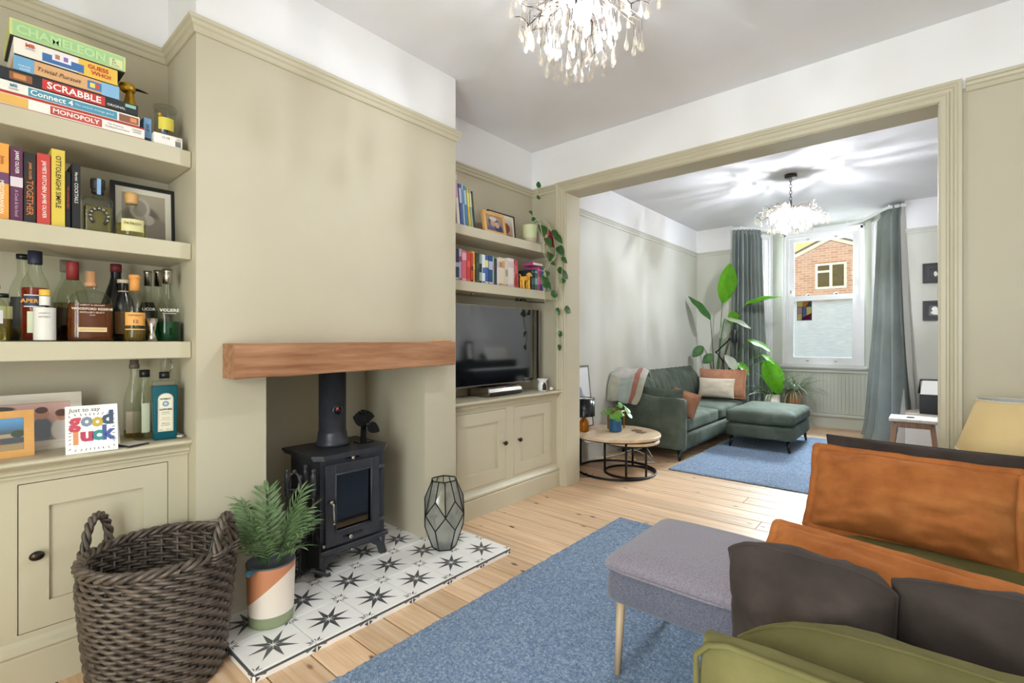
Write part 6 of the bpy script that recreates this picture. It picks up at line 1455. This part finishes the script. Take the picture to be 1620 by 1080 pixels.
# ------------------------------------------------------------------ right side of the far room
photomat('photo_bw1', ('2E2C30', '3A383C', '2A282C'), ((.30, .40, .08, .26, 'E8E4E0'), (.40, .34, .14, .12, 'D8D4D0'), (.8, .6, .1, .14, 'B8B4B0'), (.55, .22, .12, .08, 'E4E0DC')), axis=0)
photomat('photo_bw2', ('4A484A', '2E2C2E', '3A383A'), ((.26, .66, .14, .24, 'F0ECE8'), (.40, .3, .32, .24, 'E8E4E0'), (.8, .5, .14, .2, '9A9896'), (.66, .16, .07, .06, '1A1A1C')), axis=0)
for z0, pm, lab_ in ((1.868, 'photo_bw1', 'black framed monochrome photograph, upper of the two right of the bay'), (1.44, 'photo_bw2', 'black framed monochrome photograph, lower of the two right of the bay')):
    frame('photo_frame', lab_, (-.058, YF-.022, z0), (1, 0, 0), (0, 0, 1), .30, .225, .022, .02, 'black_frame', pm, 0.035, group='monochrome photographs on the far wall')
for o in bpy.data.objects:
    if o.name.startswith('backing') and o.parent and o.parent.get('group') == 'monochrome photographs on the far wall': o.data.materials[0] = mat('3A393D')
cb = solid('low_cabinet', B().rbox((.15, 7.10, .21), (.70, .42, .42), .006, 1), 'cream_glaze', 'low cream cabinet below the two monochrome photographs', 'cabinet', (.12, 7.08, 0))
bb2 = thing('record_case', 'black box with white sleeves standing upright inside, on the low cream cabinet', 'box', (.12, 7.05, .42))
part('case', B().rbox((.14, 7.03, .525), (.44, .30, .205), .004, 1), 'plastic_black', bb2)
b = B().prism([(-.075, 6.90, .629), (.35, 6.90, .629), (.35, 7.0, .77), (-.055, 7.0, .77)], (0, .14, 0)); part('sleeves', b, 'white_card', bb2, 'white paper sleeves')
b = B().tube([(-.085, 7.0, .63), (-.075, 7.06, .775), (.35, 7.06, .78)], .012, 6); part('lid_edge', b, 'plastic_black', bb2)
so = V((-.115, 6.05, 0)); stl = thing('wooden_stool', 'rustic wooden stool with splayed legs behind the brown cushions', 'stool', tuple(so))
part('seat', B().rbox(so+V((0, 0, .455)), (.36, .33, .032), .008, 2), 'washed_wood', stl)
for sx in (-1, 1):
    for sy in (-1, 1): part('leg', B().tube([so+V((sx*.135, sy*.12, .44)), so+V((sx*.18, sy*.16, .0))], [.027, .027], 4, smooth=False), 'stool_wood', stl)
for sy in (-1, 1):
    part('rail', B().rbox(so+V((0, sy*.125, .41)), (.27, .025, .05), .003, 1), 'stool_wood', stl); part('stretcher', B().rbox(so+V((0, sy*.147, .15)), (.31, .025, .035), .003, 1), 'stool_wood', stl)
for sx in (-1, 1): part('stretcher', B().rbox(so+V((sx*.165, 0, .17)), (.025, .28, .035), .003, 1), 'stool_wood', stl)
for sx in (-1, 1): part('bolt', B().sphere(so+V((sx*.137, -.143, .425)), .008), 'steel', stl)
solid('paper_sheet', B().rbox(so+V((-.03, -.02, .4725)), (.24, .22, .002), .0008, 1, rot=.2), 'white_card', 'white sheet of paper lying on the wooden stool', 'paper', tuple(so+V((0, 0, .4712))))
solid('small_remote', B().rbox(so+V((-.02, -.06, .479)), (.06, .02, .009), .002, 1, rot=.3), 'plastic_black', 'tiny black gadget on the sheet of paper on the stool', 'gadget', tuple(so+V((-.02, -.06, .474))))
solid('magazine', B().rbox((-.42, 6.75, .006), (.30, .22, .008), .002, 1, rot=.25), 'white_card', 'white magazine on the floor in front of the right curtain', 'magazine', (-.42, 6.75, 0))
pn = thing('digital_piano', 'dark blue black upright digital piano against the right wall of the far room', 'piano', (.47, 5.75, 0))
part('body', B().rbox((.57, 5.75, .45), (.24, 1.36, .90), .01, 1), 'plastic_black', pn); part('keybed', B().rbox((.36, 5.75, .70), (.36, 1.36, .13), .01, 1), 'plastic_black', pn)
for y in (5.09, 6.41): part('leg', B().box(.2, .26, y-.02, y+.02, 0, .64), 'plastic_black', pn)
part('keys', B().box(.19, .33, 5.14, 6.36, .765, .778), 'white_gloss', pn, 'white keys')
solid('music_sheet', B().prism([(.50, 5.75, .902), (.50, 6.25, .902), (.58, 6.27, 1.10), (.58, 5.73, 1.10)], (.004, 0, 0)), 'white_card', 'white sheet music leaning on the digital piano', 'sheet music', (.5, 6, .902))
frame('photo_frame', 'narrow dark frame with white print standing on the digital piano', (.56, 5.50, .901), (0, -1, 0), (.12, 0, 1), .16, .30, .03, .015, 'black_frame', 'white_card', 0)

# ------------------------------------------------------------------ foreground: footstool, olive sofa, cushions, lamp
fs_ = thing('footstool', 'mauve grey wool footstool with slim wooden legs on the near blue rug', 'footstool', (-.65, 1.79, .016))
b = B().soft((-.65, 1.79, .338), (.46, .52, .136), .045, n=10)
b.v = [(x+(.012 if x > -.65 else -.012)*((.40-z)/.13), y+(.012 if y > 1.79 else -.012)*((.40-z)/.13)*0, z) for x, y, z in b.v]
part('body', b, 'wool_slate', fs_)
b = B().soft((-.65, 1.79, .413), (.468, .528, .05), .024, .028, n=12); part('top_cushion', b, 'wool_mauve', fs_)
cr = []
for i in range(64):
    a = 2*PI*i/64; ca, sa = math.cos(a), math.sin(a); q = (abs(ca)**8+abs(sa)**8)**(-1/8); cr.append((-.65+.2355*ca*q, 1.79+.2655*sa*q, .400))
part('piping', B().tube(cr, .004, 6, closed=True), 'wool_mauve', fs_)
for sx in (-1, 1):
    for sy in (-1, 1): part('leg', B().tube([(-.65+sx*.185, 1.79+sy*.215, .28), (-.65+sx*.195, 1.79+sy*.225, .0165)], [.0165, .0115], 12), 'leg_wood', fs_)
so2 = thing('olive_sofa', 'olive green velvet sofa in the right foreground', 'sofa', (.17, 1.83, 0))
part('base', B().soft((.18, 1.83, .235), (.84, 1.92, .19), .02, n=4), 'velvet_olive', so2)
for y0 in (.89, 1.83): part('seat_cushion', B().soft((.10, y0+.47, .385), (.76, .932, .13), .04, .012, n=9), 'velvet_olive', so2)
for y in (.795, 2.785):
    b = B().soft((.175, y+(.03 if y < 1 else .042), .41), (.93, .06 if y < 1 else .084, .63), .027, n=8); part('arm', b, 'velvet_olive', so2)
    e = [(-.262 if False else -.289+.0, y+.004, z) for z in (.14, .40, .66, .69)]+[(-.27, y+.004, .712), (-.24, y+.004, .7225), (.1, y+.006, .7245), (.6, y+.006, .7245)]
    part('piping', B().tube(e, .005, 6), 'velvet_olive', so2)
part('back', B().soft((.56, 1.83, .46), (.16, 2.06, .68), .05, n=5), 'velvet_olive', so2)
for x in (-.22, .5):
    for y in (.86, 2.8): part('leg', B().lathe([(.013, .016), (.022, .145)], (x, y, 0), 12), 'black_gloss', so2)
cushion('cushion', 'olive green velvet cushion beside the near sofa arm', V((.08, .985, .58)), (1, .03, .0), (0, -.12, 1), .70, .28, .21, 'velvet_olive', 21, pinch=.0, wr=.022, pw=3.0, rc=.5)
cushion('cushion', 'dark brown velvet cushion with pointed corner, left of the two dark ones in front', V((-.20, 1.205, .60)), (1, -.06, .0), (0, -.14, 1), .31, .30, .22, 'velvet_brown', 27, pinch=.03, wr=.034, pw=2.8, rc=.22)
cushion('cushion', 'dark brown velvet cushion at the photo edge, right of the two dark ones in front', V((.245, 1.235, .605)), (1, .03, .0), (0, -.14, 1), .60, .30, .22, 'velvet_brown', 31, pinch=.02, wr=.03, pw=2.8, rc=.12)
cushion('cushion', 'rust velvet cushion leaning behind the two front brown cushions', V((-.10, 1.63, .53)), (1, -.22, .0), (.05, .75, .60), .60, .23, .13, 'velvet_rust', 35, .022, pinch=.03, wr=.03)
cushion('cushion', 'large rust orange velvet cushion with flanged edge facing the camera', V((-.07, 2.345, .60)), (1, -.10, .0), (.0, .50, 1), .60, .32, .19, 'velvet_rust', 41, .024, pinch=.03, wr=.045, n=34)
cushion('cushion', 'long dark brown velvet cushion behind the large rust orange one', V((.06, 2.60, .612)), (1, -.02, .0), (.0, .30, 1), .84, .33, .17, 'velvet_brown', 44, pinch=.04, wr=.03)
lc2 = V((.28, 3.11, 0)); sdt = thing('side_table', 'small round wooden side table behind the olive sofa under the lamp', 'side table', tuple(lc2))
part('tabletop', B().lathe([(.20, .43), (.20, .455)], lc2, 32), 'leg_wood', sdt)
for k in range(3): a = 2*PI*k/3+.5; part('leg', B().tube([lc2+V((.08*math.cos(a), .08*math.sin(a), .43)), lc2+V((.17*math.cos(a), .17*math.sin(a), 0))], [.016, .011], 8), 'leg_wood', sdt)
tl2 = thing('shade_lamp', 'lamp with large cream empire shade and turned pale stem beside the opening', 'lamp', (lc2.x, lc2.y, .455))
part('base', B().lathe([(.075, .456), (.075, .47), (.03, .485), (.016, .50), (.015, .56), (.02, .60), (.015, .64), (.0145, .80)], lc2, 24), 'washed_wood', tl2)
part('lamp_shade', B().lathe([(.186, .70), (.186, .703), (.114, .935), (.112, .935)], lc2, 48, cap=False), 'lamp_cream', tl2)
part('shade_lining', B().lathe([(.183, .702), (.111, .933)], lc2, 48, cap=False), 'lining', tl2, 'white shade lining')
b = B().tube([lc2+V((.114*math.cos(a), .114*math.sin(a), .935)) for a in [2*PI*i/48 for i in range(48)]], .003, 5, closed=True).tube([lc2+V((.186*math.cos(a), .186*math.sin(a), .70)) for a in [2*PI*i/48 for i in range(48)]], .003, 5, closed=True)
for k in range(3): a = 2*PI*k/3; b.tube([lc2+V((.013*math.cos(a), .013*math.sin(a), .80)), lc2+V((.112*math.cos(a), .112*math.sin(a), .93))], .002, 4)
part('shade_ring', b, 'lining', tl2)
